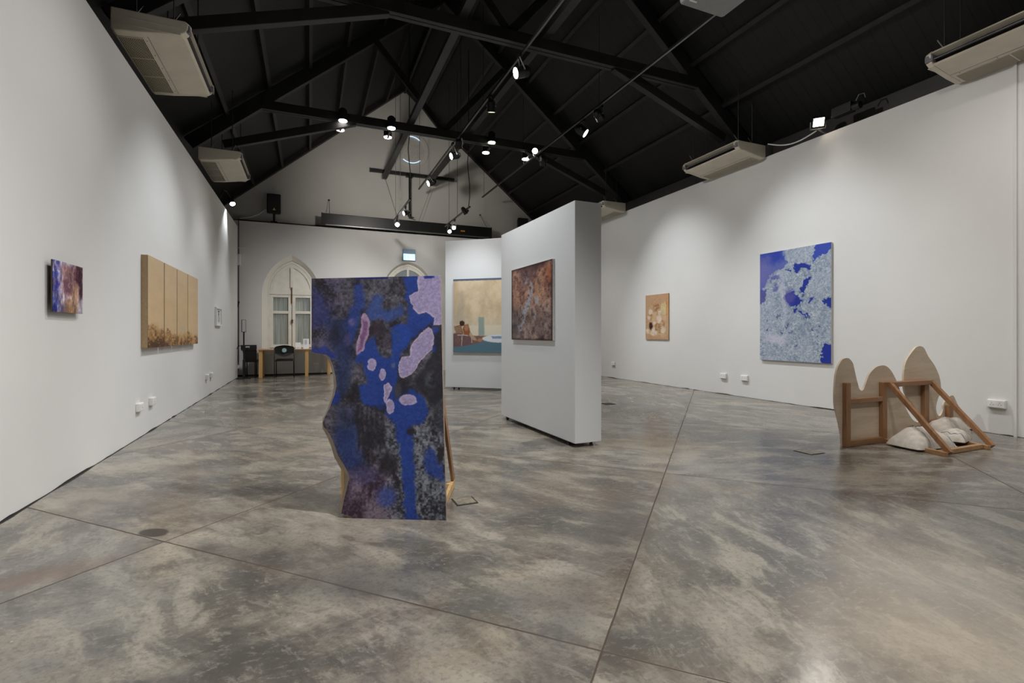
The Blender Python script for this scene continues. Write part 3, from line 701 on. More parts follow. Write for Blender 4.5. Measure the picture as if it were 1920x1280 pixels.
# ------------------------------------------------------------------ ceiling-hung air conditioners
def aircon(xw, sx, y0, y1, label, dz=0):
    """xw: X of the edge by the wall, sx: +1 unit reaches towards +X"""
    t = thing('air_conditioner', (xw + sx * .33, (y0 + y1) / 2, 4.2 + dz), label, 'air conditioner', 'ceiling-hung air conditioners')
    W_ = .64
    prof = [(0, 4.36), (0, 4.13), (.04, 4.115), (.22, 4.135), (.60, 4.20), (.62, 4.215), (.575, 4.30), (.60, 4.335), (.57, 4.36)]
    prof = [(0, 4.35), (0, 4.13), (.03, 4.115), (.22, 4.135), (.60, 4.195), (.625, 4.21), (.56, 4.23), (.56, 4.30), (.655, 4.325), (.63, 4.35)]
    e = .07
    mb = MB(); mb.prism([(xw + sx * a, y0 + e, b + dz) for a, b in prof], [(xw + sx * a, y1 - e, b + dz) for a, b in prof])
    mb.build('casing', M['accream'], t, bevel=.004)
    # moulded end caps
    cap = [(0, 4.355), (0, 4.125), (.03, 4.11), (.22, 4.13), (.60, 4.19), (.64, 4.215), (.665, 4.27), (.67, 4.32), (.64, 4.355)]
    for ya, yb, ins in ((y0, y0 + e, 1), (y1, y1 - e, -1)):
        def sh(p, k): return (xw + sx * (p[0] * (1 - .0 * k) if p[0] < .3 else p[0] - .02 * k), p[1] + dz + (.012 * k if p[1] < 4.25 else -.012 * k))
        MB().prism([(sh(p, 1)[0], ya, sh(p, 1)[1]) for p in cap], [(sh(p, 0)[0], yb, sh(p, 0)[1]) for p in cap]).build('end_cap', M['accream'], t, bevel=.01)
        mbr = MB()
        for zz in (4.19, 4.26): mbr.box((xw + sx * .02, ya - ins * .004, zz + dz), (xw + sx * .58, ya + ins * .01, zz + .006 + dz))
        mbr.build('moulded_line', M['accream'], t)
        MB().box((xw + sx * .585, ya + ins * .004, 4.235 + dz), (xw + sx * .662, ya + ins * .085, 4.31 + dz)).build('corner_cap', M['acgrey'], t, bevel=.01)
    # louvre slot
    mb = MB().box((xw + sx * .565, y0 + e, 4.225 + dz), (xw + sx * .57, y1 - e, 4.305 + dz)); mb.build('air_outlet', M['darkmatt'], t)
    mb = MB().beam((xw + sx * .61, y0 + e, 4.262 + dz), (xw + sx * .61, y1 - e, 4.262 + dz), .07, .008, (.25 * sx, 0, 1)); mb.build('louvre', M['acgrey'], t)
    # intake grille underneath
    def zb(a): return (4.115 + (a - .03) * .02 / .19 if a < .22 else 4.135 + (a - .22) * .06 / .38) + dz
    mb = MB(); MBd = MB()
    ya, yb = y0 + .1, y1 - .1
    MBd.add([(xw + sx * .03, ya, zb(.03) - .001), (xw + sx * .24, ya, zb(.24) - .001), (xw + sx * .24, yb, zb(.24) - .001), (xw + sx * .03, yb, zb(.03) - .001)], [(0, 1, 2, 3)])
    MBd.build('intake_opening', M['darkmatt'], t)
    n = 15
    for i in range(n):
        a = .03 + .21 * i / (n - 1); mb.box((xw + sx * (a - .0022), ya, zb(a) - .006), (xw + sx * (a + .0022), yb, zb(a)))
    for i in range(4):
        y = ya + (yb - ya) * i / 3; mb.add([(xw + sx * .03, y - .006, zb(.03) - .007), (xw + sx * .24, y - .006, zb(.24) - .007), (xw + sx * .24, y + .006, zb(.24) - .007), (xw + sx * .03, y + .006, zb(.03) - .007)], [(0, 1, 2, 3)])
    mb.build('intake_grille', M['accream'], t)
    mb = MB().box((xw + sx * .285, y0 + e, zb(.285) - .0022), (xw + sx * .289, y1 - e, zb(.285)))
    for i in range(5):
        y = y0 + .15 + (y1 - y0 - .3) * i / 4; mb.cyl((xw + sx * .262, y, zb(.262) - .003), (xw + sx * .262, y, zb(.262)), .006, n=8)
    mb.build('panel_seam', M['acgrey'], t)
    for y in (y0 + .12, y1 - .12):
        mb = MB()
        for a in (.18, .5): mb.cyl((xw + sx * a, y, 4.34 + dz), (xw + sx * a, y, roofz(xw + sx * a) - .01), .007, n=6)
        mb.build('hanger_rod', M['beam'], t); mb = MB()
        for a in (.18, .5):
            mb.box((xw + sx * (a - .03), y - .02, 4.345 + dz), (xw + sx * (a + .03), y + .02, 4.37 + dz)); mb.beam((xw + sx * a, y, 4.38 + dz), (xw + sx * (a + .04), y + .05, 4.50 + dz), .02, .004)
        mb.build('hanger_bracket', M['bracket'], t)
    return t
aircon(XL - .06, 1, 5.9, 7.32, 'cream air conditioner over the left wall, the nearer of two')
aircon(XL - .02, 1, 9.75, 11.1, 'cream air conditioner over the left wall, the farther one beside the gable')
aircon(XR - .03, -1, 1.75, 3.4, 'cream air conditioner over the right wall at the photo edge', .035)
aircon(XR - .03, -1, 6.08, 7.38, 'cream air conditioner over the right wall beside the floodlight', .035)
aircon(XR - .03, -1, 10.1, 11.3, 'cream air conditioner over the right wall, half hidden by the tall display panel', .035)
# grey box unit hanging near the ceiling
c0 = onZ(1355, 35, 4.6); c1 = onZ(1272, 10, 4.6); yc = (c0.y + c1.y) / 2
t = thing('ceiling_projector', ((c0.x + c1.x) / 2, yc - .3, 4.6), 'grey box projector hung from the roof at the top edge', 'projector')
MB().box((c1.x, yc - .75, 4.6), (c0.x, yc, 4.78)).build('casing', M['greycase'], t, bevel=.03)
mb = MB()
for i in range(5): mb.box((c1.x + .05, yc - .12 - i * .05, 4.592), (c1.x + .14, yc - .10 - i * .05, 4.602))
mb.build('vent_slots', M['whiteplastic'], t)
MB().cyl(((c0.x + c1.x) / 2, yc - .35, 4.77), ((c0.x + c1.x) / 2, yc - .35, roofz((c0.x + c1.x) / 2)), .03).build('mount_pole', M['blackmetal'], t)

# ------------------------------------------------------------------ display panels
def display_panel(P0, P1, thick_dir, th, z0, z1, label):
    P0, P1 = Vector(P0), Vector(P1); T = Vector(thick_dir).normalized() * th
    q = [P0, P1, P1 + T, P0 + T]
    t = thing('display_panel', (P0 + P1) / 2, label, 'display wall', 'movable display walls')
    MB().prism([(v.x, v.y, z0) for v in q], [(v.x, v.y, z1) for v in q]).build('panel_body', M['panelwhite'], t, bevel=.004)
    c = sum(q, Vector((0, 0, 0))) / 4
    qi = [v.lerp(c, .12) for v in q]
    MB().prism([(v.x, v.y, z0 - .012) for v in qi], [(v.x, v.y, z0 + .01) for v in qi]).build('base_plate', M['blackmetal'], t)
    for v in [w_.lerp(c, .16) for w_ in q]:
        mb = MB().cyl((v.x - .012, v.y, .021), (v.x + .012, v.y, .021), .021, n=16).box((v.x - .018, v.y - .012, .02), (v.x + .018, v.y + .012, z0))
        mb.build('castor', M['blackmetal'], t)
    return t
PA = onZ(1078, 832, .045); PBp = onZ(940, 777.5, .045); PC = onZ(1134, 829, .045)
nA = (PBp - PA).normalized(); perp = Vector((nA.y, -nA.x, 0))
if perp.x < 0: perp = -perp
thA = (PC - PA).dot(perp)
ztopA = CAM_H + (HOR - 375) / FPX * (PA.x * SY + PA.y * CY)
display_panel(PA, PBp, perp, thA, .045, ztopA, 'tall white movable wall with the rusty brown painting')
PD, PE = onZ(835, 725, .045), onZ(940, 728.5, .045)
dB = (PE - PD).normalized(); ztopB = CAM_H + (HOR - 449) / FPX * ((PD.x + PE.x) / 2 * SY + (PD.y + PE.y) / 2 * CY)
nB = Vector((-dB.y, dB.x, 0)); nB = nB if nB.y > 0 else -nB
display_panel(PD, PD + dB * 2.35, nB, .3, .045, ztopB, 'white movable wall with the pool painting, behind the tall one')

# ------------------------------------------------------------------ paint tools
rng = np.random.RandomState(7)
TAB = rng.rand(256, 256)
def vn(x, y):
    xi, yi = np.floor(x).astype(int), np.floor(y).astype(int); fx, fy = x - xi, y - yi
    fx = fx * fx * (3 - 2 * fx); fy = fy * fy * (3 - 2 * fy); g = lambda a, b: TAB[a & 255, b & 255]
    return (g(xi, yi) * (1 - fx) + g(xi + 1, yi) * fx) * (1 - fy) + (g(xi, yi + 1) * (1 - fx) + g(xi + 1, yi + 1) * fx) * fy
def fbm(x, y, s, seed=0, o=5, ax=1., ay=1.):
    r = 0; a = 1; t = 0; x = x * ax / s + seed * 17.3; y = y * ay / s + seed * 9.7
    for i in range(o): r = r + a * vn(x, y); t += a; a *= .55; x = x * 2.03 + 5; y = y * 2.03 + 3
    return r / t
def sst(a, b, x): t = np.clip((x - a) / (b - a), 0, 1); return t * t * (3 - 2 * t)
def sdp(x, y, pts):
    """signed distance, negative inside"""
    d = np.full(x.shape, 1e9); ins = np.zeros(x.shape, bool); n = len(pts)
    for i in range(n):
        ax, ay = pts[i]; bx, by = pts[(i + 1) % n]; ex, ey = bx - ax, by - ay
        t = np.clip(((x - ax) * ex + (y - ay) * ey) / (ex * ex + ey * ey + 1e-9), 0, 1)
        d = np.minimum(d, np.hypot(x - ax - t * ex, y - ay - t * ey))
        if ay != by: ins ^= ((ay > y) != (by > y)) & (x < (bx - ax) * (y - ay) / (by - ay) + ax)
    return np.where(ins, -d, d)
class Art:
    def __init__(s, x, y, base): s.x, s.y = x, y; s.c = np.ones(x.shape + (3,)) * np.array(base, float); s.warp(0, 1)
    def warp(s, amp, sc, seed=1):
        s.wx = s.x + (fbm(s.x, s.y, sc, seed) - .5) * 2 * amp; s.wy = s.y + (fbm(s.x, s.y, sc, seed + 3) - .5) * 2 * amp
    def mix(s, m, rgb): m = np.clip(m, 0, 1)[..., None]; s.c = s.c * (1 - m) + np.array(rgb, float) * m
    def poly(s, pts, rgb, soft=4, amt=1., tex=None):
        m = 1 - sst(-soft, soft, sdp(s.wx, s.wy, pts)); m = m * amt
        if tex is not None: m = m * tex
        s.mix(m, rgb)
    def ell(s, cx, cy, rx, ry, rgb, soft=.2, amt=1., tex=None):
        d = np.hypot((s.wx - cx) / rx, (s.wy - cy) / ry); m = (1 - sst(1 - soft, 1 + soft, d)) * amt
        if tex is not None: m = m * tex
        s.mix(m, rgb)
PM = {}
def paint_mat(name, rough=.7, weave=400, wb=.12):
    m, nt, bs = new_mat(name)
    a = nd(nt, 'ShaderNodeAttribute'); a.attribute_name = 'paint'; tc = nd(nt, 'ShaderNodeTexCoord').outputs['Object']
    f = noise(nt, tc, weave, 2, .6)
    nt.links.new(mixc(nt, .12, a.outputs['Color'], mixc(nt, f, a.outputs['Color'], (.0, .0, .0), 'MIX')), bs.inputs['Base Color'])
    bs.inputs['Roughness'].default_value = rough; bs.inputs['Specular IOR Level'].default_value = .3
    bump(nt, f, wb, .001, bs)
    return m
def painted_grid(name, pos, colr, parent, mat):
    """pos: (h,w,3) world points, colr: (h,w,3) sRGB 0-255"""
    h, w_ = pos.shape[:2]; o0 = np.array(origin(parent))
    me = bpy.data.meshes.new(name)
    idx = np.arange(h * w_).reshape(h, w_)
    q = np.stack([idx[1:, :-1], idx[1:, 1:], idx[:-1, 1:], idx[:-1, :-1]], -1).reshape(-1, 4)
    me.vertices.add(h * w_); me.vertices.foreach_set('co', (pos - o0).reshape(-1).astype(np.float32))
    me.loops.add(q.size); me.loops.foreach_set('vertex_index', q.reshape(-1).astype(np.int32))
    me.polygons.add(len(q)); me.polygons.foreach_set('loop_start', np.arange(0, q.size, 4, dtype=np.int32)); me.polygons.foreach_set('loop_total', np.full(len(q), 4, dtype=np.int32))
    me.update(); me.validate()
    c = np.clip(colr, 0, 255) / 255; lin = np.where(c <= .04, c / 12.92, ((c + .055) / 1.055) ** 2.4)
    at = me.color_attributes.new('paint', 'FLOAT_COLOR', 'POINT')
    at.data.foreach_set('color', np.concatenate([lin, np.ones((h, w_, 1))], -1).reshape(-1).astype(np.float32))
    me.materials.append(mat); o = bpy.data.objects.new(name, me); COL.objects.link(o); o.parent = parent
    return o

def canvas(label, A, B, z0, z1, thick, nrm, artf, W, H_, edge, group=None, name='canvas_painting', rough=.7):
    """A: front lower left seen from the front, B: lower right (xy), nrm: outward normal"""
    A, B, N = Vector((A[0], A[1], 0)), Vector((B[0], B[1], 0)), Vector(nrm).normalized()
    t = thing(name, ((A.x + B.x) / 2, (A.y + B.y) / 2, z0), label, 'painting', group)
    q = [(A, z0), (B, z0), (B, z1), (A, z1)]
    f = [Vector((v.x, v.y, z)) - N * .002 for v, z in q]; b = [p - N * (thick - .002) for p in f]
    MB().prism(f, b).build('stretcher', edge, t, bevel=.003)
    u = np.linspace(0, 1, W)[None, :] * np.ones((H_, 1)); v = np.linspace(0, 1, H_)[:, None] * np.ones((1, W))
    pos = np.stack([A.x + (B.x - A.x) * u, A.y + (B.y - A.y) * u, z1 + (z0 - z1) * v], -1)
    painted_grid('painted_canvas', pos, artf(u, v), t, paint_mat('paint_' + artf.__name__, rough))
    return t

# ---- art of each canvas, u across, v down
def tone(a, m, stops):
    xs = [q[0] for q in stops]; return np.stack([np.interp(m, xs, [q[1][k] for q in stops]) for k in range(3)], -1)
def art_violet(u, v):
    a = Art(u * 570, v * 880, (176, 164, 172)); x, y = a.x, a.y
    st = fbm(x, y, 46, 3, 6, 1, .22); f = fbm(x, y, 16, 5, 5, 1, .4); a.warp(30, 60, 2)
    a.c = tone(a, st, [(.3, (118, 104, 150)), (.5, (178, 164, 184)), (.7, (206, 196, 204))])
    a.mix((1 - sst(50, 170, a.wx)) * sst(.38, .62, f), (52, 66, 168))
    a.poly([(170, 60), (440, 30), (470, 300), (420, 560), (300, 600), (190, 560), (160, 300)], (154, 108, 110), 50, .85)
    a.poly([(190, 300), (350, 230), (380, 560), (200, 540)], (98, 58, 82), 40, .8, sst(.3, .6, st))
    a.poly([(420, 0), (590, 0), (590, 640), (520, 600), (470, 400), (400, 260)], (62, 26, 40), 40, .95)
    a.ell(80, 420, 34, 74, (62, 52, 190), .4, .9); a.ell(45, 700, 50, 90, (70, 90, 180), .5, .7); a.ell(36, 870, 44, 110, (20, 34, 130), .3)
    a.ell(60, 230, 40, 50, (66, 84, 190), .5, .7)
    a.poly([(370, 380), (470, 340), (500, 700), (460, 900), (200, 900), (220, 640), (330, 620)], (184, 142, 112), 50, .85)
    a.poly([(200, 700), (300, 640), (330, 900), (160, 900)], (128, 98, 78), 40, .6, sst(.35, .6, st))
    a.ell(330, 850, 80, 100, (140, 104, 62), .7, .6); a.poly([(480, 660), (590, 600), (590, 900), (440, 900)], (146, 140, 152), 50, .8)
    a.c = a.c * (1 + (st - .5) * .9 + (f - .5) * .5)[..., None]; a.mix(sst(.62, .75, f) * .4, (214, 186, 172))
    return a.c
def art_tan(off):
    def art_sand(u, v):
        x = (u + off) * 150; y = v * 660; a = Art(x, y, (204, 176, 140)); n = fbm(x, y, 60, 4, 5); n2 = fbm(x, y, 22, 6, 7); a.c = a.c * (1 + (n - .5) * .12)[..., None]
        a.mix(sst(.2, .5, v) * .4, (208, 176, 134)); a.mix((.4 - v) * .9 * sst(.4, .6, n), (186, 168, 142))
        a.warp(14, 26, 8)
        hgt = .77 + .10 * fbm(x, x * 0, 34, 9 if off < 1 else 11, 3) - (.05 if off < 1 else -.04)
        d = v + (n - .5) * .12 - hgt
        a.mix(sst(-.05, .06, d) * .55, (170, 124, 66)); a.mix(sst(0, .16, d + (n2 - .5) * .35) * .85, (116, 78, 44))
        a.mix(sst(.08, .2, d + (n2 - .5) * .5) * .8, (66, 44, 32)); a.mix(sst(.6, .72, n2) * sst(-.02, .08, d) * .6, (206, 172, 120))
        if 1.5 < off < 2.5: a.ell(x.mean() + 10, 510, 22, 24, (186, 178, 164), .6, .7)
        return a.c
    return art_sand
def art_ink(u, v):
    a = Art(u * 100, v * 150, (226, 225, 222)); a.warp(8, 16)
    a.poly([(40, 25), (62, 22), (66, 120), (48, 130), (44, 80)], (90, 90, 96), 5, .8, sst(.35, .55, fbm(a.x, a.y, 10, 2))); a.poly([(30, 18), (75, 14), (75, 24), (32, 28)], (60, 60, 64), 3, .8)
    return a.c
def art_blue(u, v):
    x = u * 610; y = v * 950; a = Art(x, y, (158, 172, 188)); n = fbm(x, y, 40, 3, 7); f = fbm(x, y, 12, 5, 6); big = fbm(x, y, 130, 8, 4); g = fbm(x, y, 5, 12, 3)
    val = .30 * n + .40 * f + .30 * g
    a.c = tone(a, val, [(.3, (104, 120, 150)), (.45, (146, 160, 178)), (.55, (168, 180, 192)), (.7, (204, 212, 218))])
    a.mix(sst(.42, .7, big) * .35, (186, 192, 208)); a.mix(sst(.6, .66, np.abs(f - .5) * -4 + 1) * sst(.55, .7, n) * .35, (92, 104, 140))
    a.wx = x + (fbm(x, y, 60, 2, 3) - .5) * 70 + (fbm(x, y, 13, 4, 5) - .5) * 32; a.wy = y + (fbm(x, y, 60, 5, 3) - .5) * 70 + (fbm(x, y, 13, 7, 5) - .5) * 32
    D = (32, 50, 152)
    a.poly([(-40, -40), (200, -40), (218, 70), (250, 125), (200, 150), (150, 170), (60, 250), (20, 360), (-40, 420)], (96, 108, 178), 4)
    a.poly([(-40, -40), (215, -40), (222, 70), (150, 100), (60, 60), (-40, 60)], (46, 66, 170), 40, .9); a.ell(20, 140, 90, 120, (120, 116, 180), .7, .6)
    a.poly([(470, -40), (650, -40), (650, 30), (560, 80), (510, 120), (460, 150), (470, 90)], (58, 78, 176), 3)
    for p_ in ([(300, 140), (350, 150), (385, 130), (440, 160), (430, 190), (380, 190), (350, 215), (320, 200)], [(240, 172), (285, 160), (282, 184)],
               [(395, 260), (465, 250), (445, 300), (420, 340), (390, 370), (355, 380), (385, 320)],
               [(250, 370), (300, 350), (345, 400), (380, 440), (350, 460), (330, 500), (290, 480), (262, 420)],
               [(300, 500), (345, 510), (325, 545), (300, 550)], [(430, 455), (475, 430), (465, 455), (425, 470)], [(350, 520), (400, 510), (420, 560), (440, 600), (400, 570)], [(575, 440), (640, 430), (640, 510), (590, 500), (570, 470)],
               [(545, 840), (565, 800), (650, 850), (650, 990), (555, 990), (540, 900)]): a.poly(p_, D, 3, .96)
    a.ell(275, 400, 40, 60, (92, 88, 164), .6, .8); a.poly([(95, 235), (190, 215), (195, 255), (110, 255)], (92, 98, 168), 5, .8)
    a.poly([(130, 290), (180, 300), (150, 350), (125, 330)], (100, 98, 166), 6, .8); a.poly([(-40, 350), (75, 335), (50, 420), (-40, 480)], (80, 82, 154), 5, .9)
    for cx, cy, r_ in ((200, 700, 13), (300, 700, 9), (75, 590, 8), (265, 650, 12), (440, 590, 10), (380, 400, 8), (105, 700, 7), (330, 830, 7), (460, 680, 10), (60, 700, 7), (170, 560, 7), (520, 640, 8), (500, 760, 7), (330, 760, 6)): a.ell(cx, cy, r_, r_ * 1.2, (70, 80, 126), .5, .8)
    a.poly([(180, 190), (240, 280), (240, 640), (215, 640), (205, 420), (170, 300)], (200, 202, 220), 30, .6); a.ell(165, 770, 95, 42, (200, 198, 216), .5, .75)
    a.c = a.c * (1 + (g - .5) * .18)[..., None]
    return a.c
def art_sepia(u, v):
    x = u * 440; y = v * 820; a = Art(x, y, (196, 158, 124)); n = fbm(x, y, 50, 4, 5); f = fbm(x, y, 14, 7, 4)
    a.mix(sst(.4, .7, n) * .5, (172, 132, 96)); a.warp(16, 36, 3)
    a.poly([(60, 230), (400, 200), (430, 700), (380, 780), (60, 720)], (202, 172, 136), 40, .8)
    a.poly([(310, 170), (420, 120), (425, 360), (330, 380), (300, 300)], (206, 192, 148), 14, .9); a.poly([(390, 90), (425, 90), (425, 400), (395, 380)], (206, 142, 80), 8, .9)
    for p_ in ([(150, 190), (270, 170), (290, 260), (240, 380), (220, 300), (160, 320)], [(200, 520), (300, 540), (330, 640), (290, 740), (240, 660), (180, 660)], [(300, 460), (380, 500), (360, 620), (320, 560)], [(70, 380), (130, 360), (120, 480), (80, 460)]): a.poly(p_, (146, 96, 58), 14, .7, sst(.35, .55, f))
    for cx, cy, rx, ry in ((100, 310, 38, 46), (75, 420, 30, 36), (265, 450, 42, 74), (165, 520, 34, 30), (150, 630, 34, 34), (270, 330, 30, 40), (40, 670, 34, 50), (340, 640, 44, 60), (160, 700, 60, 50)): a.ell(cx, cy, rx, ry, (224, 208, 190), .35, .85)
    a.ell(105, 570, 36, 70, (52, 24, 22), .3, .95); a.mix(sst(.55, .8, f) * .3, (140, 100, 70)); a.c = a.c * (1 + (n - .5) * .2)[..., None]
    return a.c
def art_rust(u, v):
    x = u * 520; y = v * 980; a = Art(x, y, (150, 112, 94)); n = fbm(x, y, 80, 4, 6, 1, .6); f = fbm(x, y, 22, 7, 6, 1, .45); g = fbm(x, y, 7, 9, 4, 1, .7)
    val = .5 * n + .3 * f + .2 * g
    a.c = tone(a, val, [(.3, (98, 70, 66)), (.45, (150, 112, 98)), (.58, (194, 148, 122)), (.7, (206, 172, 150))])
    low = tone(a, val, [(.3, (80, 72, 76)), (.45, (118, 104, 104)), (.58, (150, 134, 130)), (.7, (178, 164, 160))]); m = (sst(.42, .75, v + (n - .5) * .5) * .8)[..., None]; a.c = a.c * (1 - m) + low * m
    a.warp(34, 60, 4)
    a.poly([(60, -20), (330, -20), (300, 200), (200, 320), (150, 200)], (108, 86, 92), 60, .7); a.poly([(300, 230), (400, 190), (420, 480), (340, 500)], (200, 156, 122), 50, .6)
    a.poly([(440, 60), (560, 60), (560, 260), (440, 300)], (160, 88, 58), 50, .7); a.poly([(-20, 500), (120, 560), (130, 900), (-20, 1000)], (94, 88, 90), 60, .6)
    a.warp(22, 26, 6)
    for p_ in ([(265, 210), (290, 230), (285, 400), (255, 520), (215, 640), (190, 760), (150, 780), (140, 650), (190, 500), (235, 380)], [(195, 150), (230, 165), (205, 240), (180, 230)], [(320, 420), (365, 440), (355, 530), (300, 470)], [(90, 790), (150, 760), (150, 860), (100, 860)], [(310, 600), (330, 600), (325, 720), (310, 700)]): a.poly(p_, (172, 176, 190), 16, .85, sst(.25, .55, f))
    a.mix(sst(.60, .72, 1 - f) * .5, (70, 52, 54)); a.mix(sst(.66, .74, 1 - g) * .6, (52, 40, 42))
    e = np.minimum(np.minimum(u, 1 - u), np.minimum(v, 1 - v) * 1.6); a.mix((1 - sst(0, .06, e + (n - .5) * .06)) * .75, (58, 34, 34))
    a.mix((1 - sst(0, .10, v + (n - .5) * .1)) * .6, (60, 36, 38))
    return a.c
def art_pool(u, v):
    # u 0..~.62 is the visible left part; 640 px wide visible of about 1030
    x = u * 1030; y = v * 960; a = Art(x, y, (212, 190, 158)); n = fbm(x, y, 110, 4, 6, 1, .6); f = fbm(x, y, 30, 6, 5)
    a.c = a.c * (1 + (n - .5) * .25 + (f - .5) * .12)[..., None]; a.mix(sst(.35, .7, n) * .5, (220, 204, 176)); a.mix(sst(.2, .9, u) * .3 * (1 - v), (214, 182, 138)); a.mix((1 - sst(0, .12, u)) * .5, (172, 148, 122))
    a.mix(sst(.45, .65, v) * .45, (214, 204, 184)); a.warp(6, 20, 2)
    a.poly([(110, 150), (150, 160), (150, 560), (40, 600), (40, 500)], (168, 160, 144), 26, .5)
    a.poly([(220, 610), (1030, 600), (1030, 742), (240, 742)], (222, 214, 192), 12, .9); a.mix((1 - sst(.02, .028, v)), (84, 100, 122))
    a.poly([(-20, -20), (1050, -20), (1050, 24), (-20, 24)], (84, 100, 122), 2)
    a.poly([(350, 500), (425, 500), (432, 740), (350, 740)], (138, 156, 152), 10, .85)
    a.poly([(-20, 860), (200, 850), (330, 800), (420, 760), (640, 800), (1050, 840), (1050, 980), (-20, 980)], (88, 122, 138), 5)
    a.poly([(260, 742), (500, 745), (500, 780), (380, 830), (200, 870), (0, 890), (0, 720), (160, 730)], (132, 96, 84), 5)
    a.ell(660, 780, 260, 52, (222, 226, 230), .06); a.poly([(520, 750), (1030, 740), (1030, 775), (540, 780)], (110, 132, 176), 6, .8)
    a.poly([(0, 720), (60, 690), (160, 740), (250, 760), (270, 850), (120, 880), (0, 895)], (112, 86, 92), 8, .9, sst(.25, .5, f))
    a.poly([(10, 620), (110, 600), (140, 720), (40, 720)], (130, 88, 62), 5); 
    for k in range(5): a.poly([(20, 632 + k * 18), (118, 618 + k * 20), (122, 624 + k * 20), (22, 639 + k * 18)], (196, 182, 160), 2, .9)
    a.poly([(150, 600), (210, 590), (240, 700), (220, 740), (150, 730), (130, 660)], (150, 92, 56), 5); a.ell(122, 580, 36, 34, (66, 42, 32), .15); a.ell(185, 640, 30, 40, (186, 150, 124), .3, .6)
    a.poly([(235, 690), (310, 770), (330, 810), (280, 800), (220, 740)], (190, 164, 140), 4, .9); a.ell(370, 800, 34, 22, (184, 140, 116), .2, .8)
    for q in ([(120, 750), (130, 750), (122, 880), (112, 880)], [(60, 730), (210, 735), (210, 745), (60, 742)], [(250, 760), (258, 762), (262, 840), (254, 840)]): a.poly(q, (206, 200, 196), 2, .9)
    return a.c

# left wall
def wall_canvas_left(label, px0, px1, pyt, pyb, th, art, W, H_, edge, off=0., group=None, name='canvas_painting'):
    X = XL + th + off
    a, b = onX(px0, pyt, X), onX(px1, pyt, X); lo = onX(px0, pyb, X)
    return canvas(label, (X, a.y), (X, b.y), lo.z, a.z, th, (1, 0, 0), art, W, H_, edge, group, name)
t = wall_canvas_left('small blue, violet and pink abstract painting on the left wall', 98.9, 155, 485.4, 583.6, .012, art_violet, 160, 240, M['darkedge'], .032)
X = XL + .03
q0, q1 = onX(98.9, 530, X), onX(155, 530, X)
MB().box((XL, q0.y + .06, q0.z + .02), (XL + .031, q1.y - .06, q0.z + .06)).build('hanging_batten', M['lightwood'], t)
QX = XL + .065
cuts = [277.3, 308, 332, 352, 371]
zt = onX(277.3, 477.3, QX).z; zb = onX(277.5, 652.2, QX).z
words4 = ['first (nearest the camera)', 'second', 'third', 'fourth (farthest)']
for i in range(4):
    ya, yb = onX(cuts[i], 500, QX).y, onX(cuts[i + 1], 500, QX).y; g = .014
    canvas(f'tall sand-coloured canvas, {words4[i]} panel of the four-panel row on the left wall', (QX, ya + (g if i else 0)), (QX, yb - (g if i < 3 else 0)), zb, zt, .065, (1, 0, 0), art_tan(float(i)), 80, 220, M['tanedge'], 'four-panel sand-coloured canvases')
# small white framed work
X = XL + .03; a_, b_ = onX(405.8, 575, X), onX(415.4, 575, X); lo = onX(406, 610.5, X)
t = canvas('small white framed ink drawing near the far end of the left wall', (X - .008, a_.y + .03), (X - .008, b_.y - .03), lo.z + .03, a_.z - .03, .02, (1, 0, 0), art_ink, 40, 50, M['whiteplastic'], None, 'framed_picture')
mb = MB()
for (y0, y1, z0, z1) in ((a_.y, b_.y, a_.z - .03, a_.z), (a_.y, b_.y, lo.z, lo.z + .03), (a_.y, a_.y + .03, lo.z + .03, a_.z - .03), (b_.y - .03, b_.y, lo.z + .03, a_.z - .03)): mb.box((XL + .002, y0, z0), (X + .008, y1, z1))
mb.build('frame', M['whiteplastic'], t)
# right wall (seen from the room: left is far)
def wall_canvas_right(label, px0, px1, pyt1, pyb1, th, art, W, H_, edge, off):
    X = XR - th - off; a, b = onX(px0, 560, X), onX(px1, pyt1, X); lo = onX(px1, pyb1, X)
    return canvas(label, (X, a.y), (X, b.y), lo.z, b.z, th, (-1, 0, 0), art, W, H_, edge)
wall_canvas_right('large blue and white cloudy painting on the right wall', 1425, 1558.5, 453.5, 681.5, .03, art_blue, 280, 430, M['canvasedge'], .01)
wall_canvas_right('small sepia painting of pale blossoms on the right wall', 1210.5, 1253.5, 549.3, 636.7, .022, art_sepia, 90, 160, M['tanedge'], .004)
# on display panels
def panel_canvas(label, P, D, N, pxl, pyl_t, pxr, pyt, pyb, th, art, W, H_, edge, extra=None):
    F = P + N * th
    a, b = onP(pxl, pyl_t, F, N), onP(pxr, pyt, F, N); lo = onP(pxr, pyb, F, N)
    if extra: b2 = a + (b - a).normalized() * extra; b = Vector((b2.x, b2.y, b.z))
    return canvas(label, (a.x, a.y), (b.x, b.y), lo.z, b.z, th, N, art, W, H_, edge)
panel_canvas('rusty brown and grey abstract painting on the nearest movable wall', PA, nA, -perp, 959.2, 509, 1035.8, 484.8, 638.6, .03, art_rust, 170, 300, M['canvasedge'])
panel_canvas('beige painting of a seated figure beside a pool on the farther movable wall', PD, dB, -nB, 849.8, 524, 939, 520.5, 661, .045, art_pool, 220, 200, M['darkedge'], 1.62)

